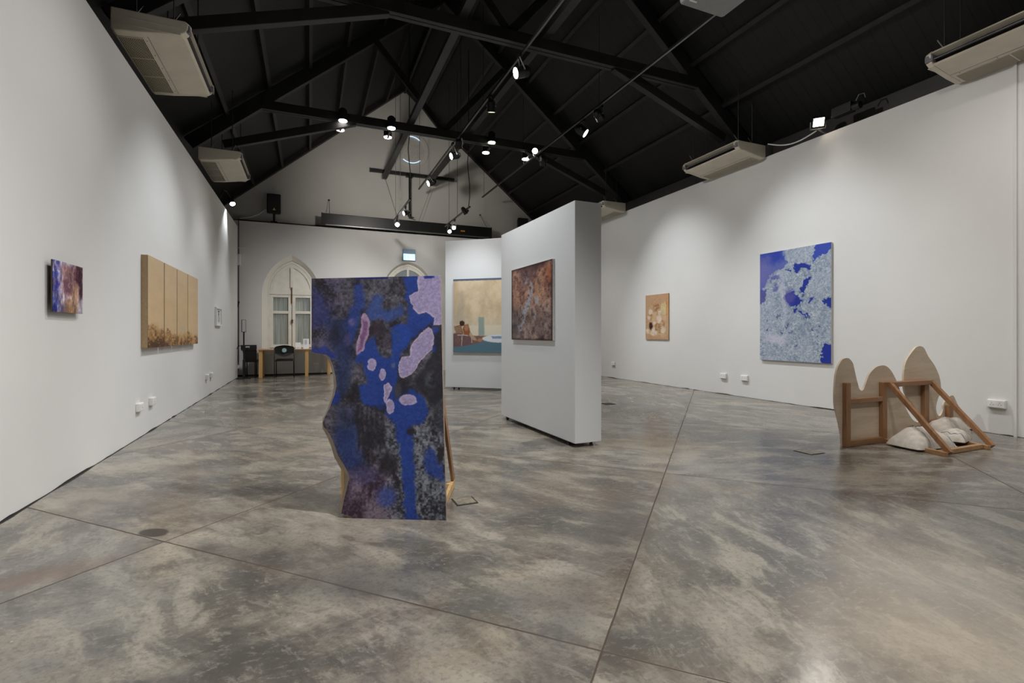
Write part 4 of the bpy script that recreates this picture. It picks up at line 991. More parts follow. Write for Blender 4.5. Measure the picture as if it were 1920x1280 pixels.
# ------------------------------------------------------------------ the free-standing shaped painting
SP0, SP1 = onZ(836, 975.5, 0), onZ(665, 971.5, 0)
SD = (SP0 - SP1).normalized(); SN = Vector((SD.y, -SD.x, 0)); SN = SN if SN.y < 0 else -SN     # faces the camera
K = .40625
def c2p(cx, cy): return 550 + cx * K, 480 + cy * K
LF = [(84, 90), (84, 442), (98, 447), (150, 454), (168, 468), (182, 505), (195, 555), (199, 600), (190, 640), (168, 700), (146, 742), (136, 768), (140, 788), (165, 815), (186, 860), (206, 920), (235, 965), (254, 1000), (258, 1025), (247, 1070), (232, 1130), (222, 1186), (222, 1230)]
LB = [(85, 90), (85, 444), (100, 449), (140, 456), (160, 474), (172, 506), (184, 556), (187, 602), (179, 646), (158, 706), (138, 746), (133, 770), (135, 796), (153, 826), (172, 872), (190, 930), (214, 972), (230, 1004), (231, 1030), (226, 1074), (216, 1132), (209, 1188), (209, 1232)]
def interp(tab, y): return np.interp(y, [p[1] for p in tab], [p[0] for p in tab])
def xr(y): return np.interp(y, [90, 500, 900, 1222], [680, 687, 697, 706])
def ytop(x): return 103.5 - (x - 84) * .0225
def ybot(x): return np.interp(x, [205, 222, 250, 285, 700, 720], [1187, 1189, 1194, 1212, 1222, 1222.5])
def art_main(cx, cy):
    a = Art(cx, cy, (60, 56, 66)); x, y = cx, cy
    n = fbm(x, y, 90, 3, 6); f = fbm(x, y, 30, 5, 6); st = fbm(x, y, 34, 6, 5, 1, .25); g = fbm(x, y, 9, 8, 4); g2 = fbm(x, y, 4, 14, 3)
    val = .38 * n + .27 * f + .2 * g + .15 * st
    a.c = tone(a, val, [(.36, (38, 35, 42)), (.46, (58, 55, 64)), (.54, (82, 79, 90)), (.64, (110, 106, 118))])
    gry = tone(a, .3 * n + .35 * f + .35 * g, [(.38, (46, 44, 50)), (.47, (80, 82, 92)), (.54, (114, 118, 130)), (.64, (140, 144, 154))])
    m = (sst(620, 860, y) * sst(340, 450, x) * .95)[..., None]; a.c = a.c * (1 - m) + gry * m
    m = (sst(520, 700, y) * sst(560, 640, x) * .5)[..., None]; a.c = a.c * (1 - m) + gry * m
    pur = tone(a, .5 * st + .3 * g + .2 * n, [(.36, (58, 44, 56)), (.5, (96, 78, 98)), (.64, (134, 116, 134))])
    m = (sst(880, 1060, y) * (1 - sst(380, 500, x)) * .9)[..., None]; a.c = a.c * (1 - m) + pur * m
    a.mix((1 - sst(150, 280, x)) * (1 - sst(400, 520, y)) * sst(.38, .6, .5 * n + .5 * g) * .6, (88, 80, 118))
    a.warp(16, 34, 2)
    mid = (62, 84, 148); deep = (40, 68, 152); dim = (42, 54, 108)
    P = a.poly
    P([(84, 150), (130, 170), (175, 250), (150, 310), (84, 330)], (62, 66, 128), 26, .75)
    P([(130, 285), (235, 290), (255, 350), (275, 520), (240, 640), (190, 660), (195, 480), (160, 350)], (38, 52, 96), 26, .75)
    P([(288, 135), (328, 130), (330, 220), (305, 300), (270, 420), (235, 300), (280, 215)], (44, 66, 140), 14, .85)
    P([(335, 250), (365, 190), (392, 168), (412, 190), (405, 240), (440, 255), (500, 228), (520, 262), (470, 285), (440, 305), (400, 285), (350, 300)], mid, 14, .9)
    P([(200, 800), (290, 790), (300, 880), (330, 960), (240, 990), (190, 880)], (38, 60, 122), 34, .75)
    P([(84, 425), (150, 418), (200, 460), (190, 480), (84, 450)], (40, 56, 140), 8, .8); P([(190, 620), (216, 655), (212, 682), (176, 684)], (34, 56, 140), 8, .85)
    P([(200, 690), (275, 700), (300, 800), (250, 900), (190, 830)], (40, 54, 100), 30, .5)
    # big blue mass
    P([(512, 90), (590, 90), (575, 165), (545, 180), (552, 235), (575, 262), (610, 262), (655, 282), (650, 310), (590, 350), (545, 385), (515, 430), (490, 470), (478, 600), (560, 618), (605, 650), (632, 725), (600, 765), (548, 782), (550, 900), (560, 1060), (578, 1224), (516, 1224), (504, 1000), (480, 850), (466, 780), (420, 715), (340, 690), (302, 655), (300, 600), (340, 588), (322, 500), (285, 480), (290, 440), (335, 400), (368, 360), (386, 440), (424, 475), (462, 455), (452, 390), (470, 318), (525, 310), (535, 270), (520, 190)], deep, 11, .93)
    P([(640, 322), (672, 330), (672, 420), (655, 455), (630, 440), (655, 380)], deep, 7, .9)
    P([(455, 330), (530, 325), (540, 380), (500, 440), (465, 440)], (44, 80, 170), 20, .7)
    a.ell(420, 380, 60, 40, (78, 70, 84), .5, .75, sst(.35, .6, f)); a.ell(385, 330, 32, 40, (60, 50, 58), .5, .7)
    a.ell(430, 1110, 44, 44, (66, 84, 158), .6, .8); a.ell(330, 1010, 60, 40, (84, 82, 140), .7, .5)
    P([(612, 900), (632, 882), (655, 920), (692, 975), (692, 1040), (630, 1015), (598, 975)], (46, 70, 152), 16, .85)
    P([(640, 640), (706, 560), (706, 820), (640, 800)], (44, 44, 52), 24, .7)
    # black wedge below the pale diagonal
    P([(550, 575), (600, 520), (650, 440), (650, 370), (700, 320), (700, 640), (640, 700), (600, 640), (545, 600), (500, 640), (470, 650), (468, 600), (500, 575)], (42, 41, 48), 14, .82)
    a.ell(530, 590, 30, 12, (88, 92, 104), .6, .6, sst(.4, .6, f)); a.ell(632, 570, 26, 34, (92, 98, 104), .6, .7, sst(.4, .55, f)); a.ell(480, 620, 14, 30, (84, 76, 84), .5, .7)
    a.ell(545, 805, 16, 22, (44, 40, 48), .4, .9); a.ell(440, 960, 42, 56, (42, 38, 46), .5, .85); a.ell(680, 920, 18, 36, (44, 40, 46), .4, .9); a.ell(190, 360, 26, 46, (36, 36, 52), .6, .7)
    for k in range(6): P([(285 + k * 24, 690), (300 + k * 24, 690), (315 + k * 22, 860 + 20 * (k % 2)), (300 + k * 20, 900)], (36, 34, 42), 9, .65)
    # pale lavender shapes
    a.warp(7, 18, 9); lav = (168, 156, 196); rim = (196, 180, 208)
    pales = [[(575, 88), (684, 86), (690, 312), (645, 322), (652, 284), (612, 260), (572, 266), (552, 238), (534, 186), (552, 168), (572, 165)],
             [(622, 326), (640, 335), (652, 378), (640, 428), (590, 480), (548, 545), (502, 566), (488, 552), (484, 496), (500, 464), (538, 458), (545, 410), (580, 366)],
             [(418, 592), (440, 584), (456, 608), (442, 642), (430, 684), (416, 668)]]
    for p_ in pales: P(p_, rim, 2.5); P(p_, lav, 3, .0)
    def inner(p_, amt=4):
        d = sdp(a.wx, a.wy, p_); a.mix(1 - sst(-amt - 3, -amt, d), lav)
    for p_ in pales: inner(p_)
    for (cx_, cy_, rx, ry) in ((362, 500, 20, 28), (413, 545, 15, 27), (448, 694, 19, 34), (530, 662, 40, 25)): a.ell(cx_, cy_, rx, ry, rim, .12); a.ell(cx_, cy_, rx * .8, ry * .84, lav, .2)
    P([(318, 268), (336, 262), (356, 302), (344, 372), (322, 440), (292, 458), (288, 420), (308, 350)], (176, 150, 184), 3); P([(322, 290), (346, 305), (336, 372), (314, 430), (296, 440), (316, 350)], (122, 84, 126), 6, .9)
    a.ell(268, 304, 14, 16, (120, 104, 160), .6, .8); a.ell(250, 390, 16, 26, (92, 80, 132), .7, .6); a.ell(462, 506, 9, 14, (110, 112, 140), .5, .7)
    a.mix((1 - sst(6, 12, y - ytop(x))) * (sst(275, 290, x) - sst(430, 440, x)), (38, 40, 104))
    a.ell(625, 94, 26, 8, (44, 58, 150), .3)
    # dry-brush grain and stipple
    a.c = a.c * (1 + (g - .5) * .28 + (g2 - .5) * .22)[..., None]
    return a.c
def build_standing():
    t = thing('shaped_painting', (SP0 + SP1) / 2, 'large free-standing shaped panel painted blue, black and lavender, in the foreground', 'painting')
    W, H_ = 380, 660
    yy = np.linspace(88, 1226, H_); v = yy[:, None] * np.ones((1, W)); s = np.linspace(0, 1, W)[None, :]
    xl = interp(LF, v[:, :1]); xx = xl + (xr(v) - xl) * s
    yr = np.clip(v, ytop(xx), ybot(xx))
    px = 550 + xx * K; py = 480 + yr * K
    u = (px - 960) / FPX; w_ = (HOR - py) / FPX
    R = np.stack([SY + CY * u, CY - SY * u, w_], -1); C = np.array([0, 0, CAM_H]); P0 = np.array(SP0); N = np.array(SN)
    tt = ((P0 - C) @ N) / (R @ N); pos = C + R * tt[..., None]
    pos[..., 2] = np.maximum(pos[..., 2], .002)
    painted_grid('painted_face', pos, art_main(xx, yr), t, paint_mat('paint_standing', .62, 500, .1))
    # board behind, front and back outlines
    def P(cx, cy, back):
        q = c2p(cx, cy); F = SP0 - SN * (.032 if back else .0015); p_ = onP(q[0], q[1], F, SN); p_.z = max(p_.z, .0); return p_
    front = [P(x_, ytop(x_) if k == 0 else min(y_, float(ybot(x_))), 0) for k, (x_, y_) in enumerate(LF[:-1])]
    back = [P(x_, ytop(x_) if k == 0 else min(y_, float(ybot(222))), 1) for k, (x_, y_) in enumerate(LB[:-1])]
    extra = [(250, 1194), (285, 1212), (706, 1222), (697, 900), (687, 500), (680, 90.5)]
    for (x_, y_) in extra:
        f = P(x_, y_, 0); front.append(f); back.append(f - SN * .03)
    MB().prism(front, back).build('board', M['edgeboard'], t)
    # timber props behind
    B0 = SP0 - SN * .034; s_ = -SD
    foot = onZ(850, 911, 0); nrm = -SN; b0 = B0 + s_ * .05
    vec = foot - b0; vec.z = 0
    for k, sx in enumerate((.05, .66)):
        base = B0 + s_ * sx; top = base + Vector((0, 0, .90)) + nrm * .012; ft = base + vec + Vector((0, 0, .03))
        MB().beam(base + nrm * .012 + Vector((0, 0, .02)), top, .02, .045, nrm).build('upright', M['lightwood'], t)
        MB().beam(top - Vector((0, 0, .04)), ft, .020, .06, (0, 0, 1)).build('diagonal_brace', M['lumberv'], t)
        MB().beam(base + Vector((0, 0, .03)) + nrm * .03, ft, .022, .05).build('ground_rail', M['lightwood'], t)
    a_ = b0 + vec * .86 + Vector((0, 0, .035)); b_ = a_ + s_ * .61
    MB().beam(a_, b_, .05, .03).build('cross_rail', M['lightwood'], t)
build_standing()

# ------------------------------------------------------------------ the timber sculpture on the right (seen from behind)
YS = 3.30
def s3(cx, cy, Y=YS): return onY(1540 + cx * .2031, 620 + cy * .2031, Y)
outl = [(190, 1083), (185, 960), (170, 880), (145, 770), (128, 700), (124, 600), (128, 480), (140, 380), (160, 320), (190, 270), (212, 256), (235, 251), (260, 258), (290, 295), (305, 350), (320, 420), (338, 490), (352, 535), (370, 552), (390, 540), (410, 490), (435, 420), (460, 380), (500, 340), (530, 325), (560, 319), (590, 322), (625, 345), (655, 385), (685, 440), (710, 500), (730, 560), (745, 620), (775, 700), (810, 770), (845, 820), (872, 838), (895, 842), (905, 800), (880, 730), (840, 670), (800, 620), (775, 570), (764, 520), (760, 460), (762, 400), (775, 310), (800, 250), (850, 180), (880, 150), (912, 141), (945, 155), (965, 190), (990, 240), (1040, 310), (1075, 380), (1095, 440), (1105, 520), (1098, 580), (1080, 620), (1065, 670), (1060, 720), (1070, 765), (1090, 785), (1110, 770), (1125, 730), (1130, 680), (1150, 640), (1175, 610), (1205, 596), (1225, 605), (1245, 650), (1270, 700), (1300, 765), (1350, 830), (1400, 900), (1425, 960)]
def smooth_outline(P_, k=4):
    P_ = [np.array(q, float) for q in P_]; out = []
    for i in range(len(P_) - 1):
        a, b, c, d = P_[max(i - 1, 0)], P_[i], P_[i + 1], P_[min(i + 2, len(P_) - 1)]
        for j in range(k):
            t_ = j / k; out.append(tuple(.5 * ((2 * b) + (c - a) * t_ + (2 * a - 5 * b + 4 * c - d) * t_ ** 2 + (3 * b - a - 3 * c + d) * t_ ** 3)))
    return out + [tuple(P_[-1])]
pts = [s3(*p_) for p_ in [outl[0]] + smooth_outline(outl[1:])]; pts[0].z = 0; pts.append(Vector((pts[-1].x, YS, 0)))
t = thing('plywood_cutout', (6.1, YS, 0), 'humped plywood cut-out sculpture seen from behind, with timber props, by the right wall', 'sculpture')
MB().prism(pts, [p_ + Vector((0, .018, 0)) for p_ in pts]).build('plywood_board', M['ply'], t)
FY0, FY1 = YS - .042, YS - .001
def member(name, c0, c1, cz0, cz1, mat):
    a_, b_ = s3(c0, cz0, FY0), s3(c1, cz1, FY0)
    MB().box((a_.x, FY0, max(0.001, min(a_.z, b_.z))), (b_.x, FY1, max(a_.z, b_.z))).build(name, mat, t, bevel=.003)
X1a, X1b = s3(232, 480, FY0).x, s3(274, 480, FY0).x; X2a, X2b = s3(570, 480, FY0).x, s3(610, 480, FY0).x; X3a, X3b = s3(956, 480, FY0).x, s3(998, 480, FY0).x
X4a, X4b = s3(1182, 700, FY0).x, s3(1220, 700, FY0).x
def mbox(name, x0, x1, z0, z1, mat, y0=FY0, y1=FY1): MB().box((x0, y0, z0), (x1, y1, z1)).build(name, mat, t, bevel=.003)
z1 = s3(253, 482, FY0).z; z2 = s3(590, 470, FY0).z; z3 = s3(975, 455, FY0).z; zT = (z2 + z3) / 2
mbox('upright', X1a, X1b, .001, z1, M['lumberv']); mbox('upright', X2a, X2b, .001, zT - .0, M['lumberv']); mbox('upright', X3a, X3b, .001, zT - .045, M['lumberv'])
zr = s3(430, 640, FY0).z; mbox('cross_rail', X1b, X2a, zr - .024, zr + .024, M['lumberh'])
mbox('bottom_rail', X1b, X2a, .001, .06, M['lumberh'])
mbox('top_rail', X2b, X3b, zT - .05, zT, M['lumberh'], FY0 - .045, FY1 - .0)
z4 = s3(1110, 835, FY0).z; mbox('cross_rail', X3b, X4a, z4 - .024, z4 + .024, M['lumberh'])
mbox('short_upright', X4a, X4b, z4 - .024, s3(1200, 690, FY0).z, M['lumberv'])
fA, fB = onZ(1782, 852, .02), onZ(1861, 839, .02)
xA, xB = (X2a + X2b) / 2 + .03, (X3a + X3b) / 2 + .0
MB().beam((xA + .02, FY0 - .02, zT - .02), (fA.x, fA.y, .03), .035, .05).build('diagonal_brace', M['lumberv'], t, bevel=.003)
MB().beam((xB + .03, FY0 - .02, zT - .02), (fB.x, fB.y, .03), .035, .05).build('diagonal_brace', M['lumberv'], t, bevel=.003)
MB().beam((xA - .03, FY0, .021), (fA.x - .04, fA.y + .01, .021), .04, .04).build('ground_rail', M['lumbery'], t, bevel=.003)
MB().beam((xB, FY0, .021), (fB.x - .04, fB.y + .01, .021), .04, .04).build('ground_rail', M['lumbery'], t, bevel=.003)
ym = (fA.y + fB.y) / 2
MB().box((fA.x - .02, ym + .05, .003), (fB.x - .05, ym + .095, .045)).build('ground_cross_rail', M['lumbery'], t, bevel=.003)
MB().box((fA.x, ym + .26, .003), (fB.x - .02, ym + .30, .04)).build('ground_cross_rail', M['lumbery'], t, bevel=.003)

def sandbag(loc, L, Wd, H_, rz, label, tilt=0, tie=True, seed=1, stripe=-.55):
    t = thing('sandbag', loc, label, 'sandbag', 'sandbags weighing down the sculpture')
    n = 36; vs = []; fs = []
    def P(i, j, s_):
        u, v = -1 + 2 * i / n, -1 + 2 * j / n
        pr_ = max(0, (1 - abs(u) ** 2.6)) ** .6 * max(0, (1 - abs(v) ** 2.4)) ** .55
        x = u * L / 2 * (1 - .06 * abs(v) ** 3); y = v * Wd / 2 * (1 - .16 * math.cos(u * 3.1) * .3 - .12 * abs(u) ** 3)
        wob = .012 * math.sin(u * 7 + seed) * math.sin(v * 5 + seed * 2) + .006 * math.sin(u * 17 + v * 13 + seed)
        z = pr_ * H_ * (1 + .12 * math.sin(seed + u * 2.4)) + wob * (pr_ > .05) if s_ > 0 else .0
        if s_ < 0: z = -.0 + .004 * (1 - pr_)
        return Vector((x, y, z + .012 * (1 - pr_) + tilt * (u + 1) * .5))
    R = Matrix.Rotation(rz, 3, 'Z'); o = Vector(loc)
    m = n + 1
    for s_ in (1, -1):
        b = len(vs); vs += [o + R @ P(i, j, s_) for i in range(m) for j in range(m)]
        for i in range(n):
            for j in range(n):
                q = (b + i * m + j, b + (i + 1) * m + j, b + (i + 1) * m + j + 1, b + i * m + j + 1); fs.append(q if s_ > 0 else q[::-1])
    ob = MB().add(vs, fs).build('sack', M['sack'], t, smooth=True)
    bm = bmesh.new(); bm.from_mesh(ob.data); bmesh.ops.remove_doubles(bm, verts=bm.verts, dist=.0005); bm.to_mesh(ob.data); bm.free()
    if stripe is not None:
        st = [o + R @ (P(n * (stripe + 1) / 2, j, 1) + Vector((0, 0, .0015))) for j in range(0, n + 1, 2)]
        MB().tube(st, .0025, 6).build('stitched_line', M['sackblue'], t)
    if tie:
        c = o + R @ Vector((.02, Wd * .2, H_ * .98)); mb = MB()
        random.seed(seed)
        for k in range(5):
            a = k * 1.25; mb.tube([c, c + Vector((math.cos(a) * .04, math.sin(a) * .03, .022)), c + Vector((math.cos(a) * .10, math.sin(a) * .05, .004 - .012 * (k % 2)))], .004, 6)
        mb.sphere(c + Vector((0, 0, .008)), (.022, .018, .014)); mb.build('neck_tie', M['cord'], t, smooth=True)
    return t
sandbag((5.72, 2.98, .01), .56, .34, .175, -.12, 'front white sandbag with a knotted neck, left in the sculpture frame', seed=2, stripe=.8)
sandbag((6.19, 2.92, .044), .36, .22, .12, .25, 'white sandbag in the middle of the sculpture frame', tie=False, seed=4, stripe=-.75)
sandbag((6.44, 3.11, .044), .42, .24, .2, -.12, 'greyer sandbag at the wall end of the sculpture frame', tie=False, seed=5, stripe=None)

# ------------------------------------------------------------------ furniture at the far end
def tabletop():
    fl = onZ(489, 709.5, 0); fr = onZ(575, 706.3, 0)
    y0 = 14.12; x0 = onY(485, 700, y0).x; x1 = onY(577.5, 700, y0).x
    t = thing('wooden_table', ((x0 + x1) / 2, 14.5, 0), 'light wooden table under the arched window', 'table')
    MB().box((x0 - .05, y0 - .03, .715), (x1 + .62, 14.86, .74)).build('table_top', M['tabletop'], t, bevel=.004)
    for (x, y) in ((x0, y0), (x1 - .075, y0), (x0, 14.74), (x1 + .5, 14.74)):
        MB().box((x, y, 0), (x + .085, y + .085, .715)).build('leg', M['tablewood'], t, bevel=.004)
    MB().box((x0 + .085, y0 + .6, .63), (x1 + .5, y0 + .62, .715)).build('apron', M['paintwhite'], t)
    return x0, x1, y0
tx0, tx1, ty0 = tabletop()
def card(px0, px1, pyt, label, lines, tilt=.03):
    Y = 14.3; a, b = onY(px0, pyt, Y), onY(px1, pyt, Y); z0 = .741
    t = thing('table_card', ((a.x + b.x) / 2, Y, z0), label, 'sign')
    MB().prism([(a.x, Y, z0), (b.x, Y, z0), (b.x, Y + .05, a.z), (a.x, Y + .05, a.z)], [(a.x, Y + .006, z0), (b.x, Y + .006, z0), (b.x, Y + .056, a.z), (a.x, Y + .056, a.z)]).build('card', M['paper'], t)
    MB().box((a.x, Y, z0 - .001), (b.x, Y + .09, z0 + .004)).build('stand_foot', M['whiteplastic'], t)
    mb = MB(); h = a.z - z0; w_ = b.x - a.x
    for (fz, f0, f1) in lines:
        z = z0 + h * fz; yo = Y + .05 * fz - .003; mb.box((a.x + w_ * f0, yo, z), (a.x + w_ * f1, yo + .002, z + .008))
    mb.build('printed_lines', M['print'], t)
card(554, 564.2, 642, 'small square white card standing on the table', [(.12, .2, .8)])
card(568.5, 579.3, 635, 'tall white information card standing on the table', [(.85, .2, .6), (.75, .2, .7), (.65, .2, .65), (.55, .2, .7), (.45, .2, .6)])
o = MB().box((-.98, 14.3, .741), (-.75, 14.48, .747)).build('paper_sheet', M['paper'], None, loc=(-.86, 14.4, .741)); o.rotation_euler = (0, 0, 0); tag(o, 'flat white papers lying on the left end of the table', 'paper')
# chair; pale disc stands in for light through the round back hole
def chair_oval():
    Y = 14.0; xa, xb = onY(514.5, 700, Y).x, onY(551.5, 700, Y).x; cx = (xa + xb) / 2; w_ = (xb - xa) / 2
    t = thing('stacking_chair', (cx, Y, 0), 'black chair with an oval back and a pale disc standing for light through its hole, in front of the table', 'chair')
    n = 24; f = []
    for i in range(n + 1): u = -1 + 2 * i / n; f.append((cx + u * (w_ - .01), .80 + .045 * math.cos(u * 1.5)))
    for i in range(n, -1, -1): u = -1 + 2 * i / n; f.append((cx + u * (w_ - .01), .64 - .085 * math.cos(u * 1.5)))
    yc = lambda x: Y + .02 - .04 * (1 - ((x - cx) / w_) ** 2)
    ob = MB().prism([(x, yc(x) - .012, z) for x, z in f], [(x, yc(x) + .012, z) for x, z in f]).build('backrest', M['blackplastic'], t, bevel=.004)
    MB().cyl((cx, yc(cx) - .018, .715), (cx, yc(cx) - .010, .715), .055, n=28).build('hole_light_disc', simple('pale_blue_hole_light', (165, 195, 205), .3, var=.2, scale=20), t)
    MB().prism([(cx - w_ + .02, Y + .03, .43), (cx + w_ - .02, Y + .03, .43), (cx + w_ - .03, Y + .43, .44), (cx - w_ + .03, Y + .43, .44)],
               [(cx - w_ + .02, Y + .03, .47), (cx + w_ - .02, Y + .03, .47), (cx + w_ - .03, Y + .43, .48), (cx - w_ + .03, Y + .43, .48)]).build('seat', M['blackplastic'], t, bevel=.014)
    for s_ in (-1, 1):
        x = cx + s_ * w_
        MB().tube([(x, Y - .03, 0), (x, Y + .01, .43), (x, Y + .02, .78)], .011).build('rear_leg', M['blackmetal'], t, smooth=True)
        MB().tube([(x - s_ * .02, Y + .47, 0), (x - s_ * .02, Y + .42, .40), (x - s_ * .01, Y + .38, .43), (x, Y + .0, .43)], .011).build('front_leg', M['blackmetal'], t, smooth=True)
chair_oval()
def chair_corner():
    Y = 14.38; xa, xb = onY(451.5, 700, Y).x, onY(481.5, 700, Y).x; cx = (xa + xb) / 2; w_ = (xb - xa) / 2
    t = thing('plastic_chair', (cx, Y, 0), 'black plastic chair with a handle slot in its back, in the left corner', 'chair')
    zt, zm = onY(470, 646.5, Y).z, onY(470, 656.5, Y).z
    mb = MB()
    mb.box((cx - w_, Y - .02, zm), (cx + w_, Y + .02, zm + .03)); mb.box((cx - .075, Y - .02, zm + .03), (cx + .02, Y + .02, zt - .065)); mb.box((cx - w_, Y - .02, zt - .03), (cx + w_, Y + .02, zt))
    mb.box((cx - w_, Y - .02, zm + .03), (cx - .075, Y + .02, zt - .03)); mb.box((cx + .02, Y - .02, zm + .03), (cx + w_, Y + .02, zt - .03))
    mb.build('backrest', M['blackplastic'], t, bevel=.012)
    zs_ = onY(470, 677.5, Y).z
    MB().prism([(cx - w_ + .03, Y, zm + .01), (cx + w_ - .0, Y, zm + .01), (cx + w_ - .01, Y + .02, zs_), (cx - w_ + .1, Y + .02, zs_)], [(cx - w_ + .03, Y + .03, zm + .01), (cx + w_, Y + .03, zm + .01), (cx + w_ - .01, Y + .06, zs_), (cx - w_ + .1, Y + .06, zs_)]).build('back_shell', M['blackplastic'], t, bevel=.01)
    MB().box((cx - w_ + .08, Y + .03, zs_ - .02), (cx + w_, Y + .42, zs_ + .03)).build('seat', M['blackplastic'], t, bevel=.015)
    for x in (cx - w_ + .1, cx + w_ - .04):
        for y in (Y + .03, Y + .4):
            MB().tube([(x, y, 0), (x, y, zs_)], .014).build('leg', M['blackmetal'], t, smooth=True)
    MB().tube([(cx - w_, Y, zt - .02), (cx - w_ - .06, Y, zt - .025), (cx - w_ - .09, Y + .03, zt - .1)], .01).build('side_hook', M['blackmetal'], t)
chair_corner()
def stand():
    Y = 14.15; x = onY(457.2, 700, Y).x
    t = thing('sign_stand', (x, Y, 0), 'slim black sign stand with an empty frame, in the left corner', 'sign stand')
    MB().cyl((x, Y, 0), (x, Y, .02), .17, n=32).build('base', M['blackmetal'], t)
    zf0, zf1 = onY(457, 622.5, Y).z, onY(457, 599, Y).z
    MB().cyl((x, Y, .02), (x, Y, .48), .028).cyl((x, Y, .48), (x, Y, zf0), .018).build('pole', M['blackmetal'], t)
    mb = MB(); a, b = x - .055, x + .05
    for q in ((a, a + .014, zf0, zf1), (b - .008, b, zf0, zf1), (a, b, zf0, zf0 + .012), (a, b, zf1 - .008, zf1)): mb.box((q[0], Y - .01, q[2]), (q[1], Y + .01, q[3]))
    mb.build('frame', M['blackmetal'], t)
stand()
# conduit and boxes in the corner
x = XL - .015
t = thing('wall_conduit', (x, YB - .02, 2.5), 'dark vertical conduit with a white box in the left back corner', 'conduit')
MB().cyl((x, YB - .02, .15), (x, YB - .02, ZB), .008, n=8).build('pipe', M['wire'], t)
b0, b1 = onY(441, 497, YB - .05), onY(451, 477, YB - .05)
MB().box((b0.x + .05, YB - .12, b0.z), (b1.x, YB - .001, b1.z)).build('junction_box', M['whiteplastic'], t, bevel=.01)
bb = onY(446, 572, YB - .03); MB().beam(bb + Vector((-.04, 0, -.12)), bb + Vector((.02, 0, .1)), .06, .05).build('bracket', M['wire'], t)
b2 = onY(443, 688, YB - .05); MB().box(b2 + Vector((-.02, -.03, -.05)), b2 + Vector((.06, .049, .05))).build('socket_box', M['whiteplastic'], t, bevel=.008)
p0, p1 = onY(438, 464, YB - .02), onY(462, 464, YB - .02)
o = MB().cyl(p0 + Vector((.1, 0, 0)), p1, .012, n=8).build('horizontal_pipe', M['whiteplastic'], t)

# exit sign
e0, e1 = onY(755.6, 488, 14.9), onY(778.6, 468, 14.9)
t = thing('exit_sign', ((e0.x + e1.x) / 2, 14.9, e0.z), 'pale lit EXIT sign above the arched doorway', 'sign')
MB().box((e0.x, 14.88, e0.z), (e1.x, 14.949, e1.z)).build('case', simple('blue_grey_case', (120, 150, 175), .4), t, bevel=.004)
zmid = e0.z + (e1.z - e0.z) * .58
MB().box((e0.x + .012, 14.874, e0.z + .012), (e1.x - .012, 14.881, zmid)).build('lit_face', emis('exit_face', (190, 238, 255), 1.15), t)
cu = bpy.data.curves.new('exit_text', 'FONT'); cu.body = 'EXIT'; cu.size = .16; cu.align_x = 'CENTER'; cu.align_y = 'CENTER'; cu.extrude = .001
tmp = bpy.data.objects.new('tmp', cu); COL.objects.link(tmp); bpy.context.view_layer.update()
me = bpy.data.meshes.new_from_object(tmp.evaluated_get(bpy.context.evaluated_depsgraph_get())); bpy.data.objects.remove(tmp)
me.materials.append(emis('exit_letters', (140, 205, 200), .9)); o = bpy.data.objects.new('lettering', me); COL.objects.link(o); o.parent = t
o.location = (0, -.028, (zmid - e0.z + .012) / 2 ); o.rotation_euler = (math.pi / 2, 0, 0)

# projector screen housing
s0, s1 = onY(603, 420, 14.72), onY(922, 437, 14.72); zt_ = onY(603, 398.5, 14.72).z; zb_ = onY(603, 420, 14.72).z
t = thing('screen_housing', ((s0.x + s1.x) / 2, 14.8, zb_), 'long black roller screen housing hung across the end wall', 'projection screen')
MB().box((s0.x, 14.72, zb_), (s1.x, 14.86, zt_)).build('housing', M['blackmetal'], t, bevel=.012)
MB().box((s0.x + .1, 14.715, zb_ - .012), (s1.x - .1, 14.75, zb_ + .012)).build('bottom_bar', M['greymetal'], t)
for x in (s0.x + .01, s1.x - .01): MB().box((x - .015, 14.712, zb_ - .01), (x + .015, 14.87, zt_ + .01)).build('end_cap', M['blackplastic'], t, bevel=.006)
lg = onY(868, 433, 14.715); mb = MB()
for k in range(4): mb.box((lg.x - .07 + k * .035, 14.712, lg.z - .02), (lg.x - .045 + k * .035, 14.7195, lg.z + .02))
mb.build('orange_logo', M['orange'], t)
for px, py, dx in ((617, 375, 0), (768, 330, -.0), (900, 403, .1)):
    h = onY(px, py, 15.15)
    if px == 768: continue
    MB().tube([(h.x + dx * 1.2, 14.8, zt_), h], .006, 6).sphere(h, .025, 8, 6).build('hanging_wire', M['wire'], t)
for a_, b_ in (((722, 333), (747, 400)), ((808, 352), (785, 412))):
    p0, p1 = onY(*a_, 14.9), onY(*b_, 14.8); MB().tube([p0, (p1.x, 14.8, zt_)], .004, 6).build('hanging_wire', M['wire'], t)

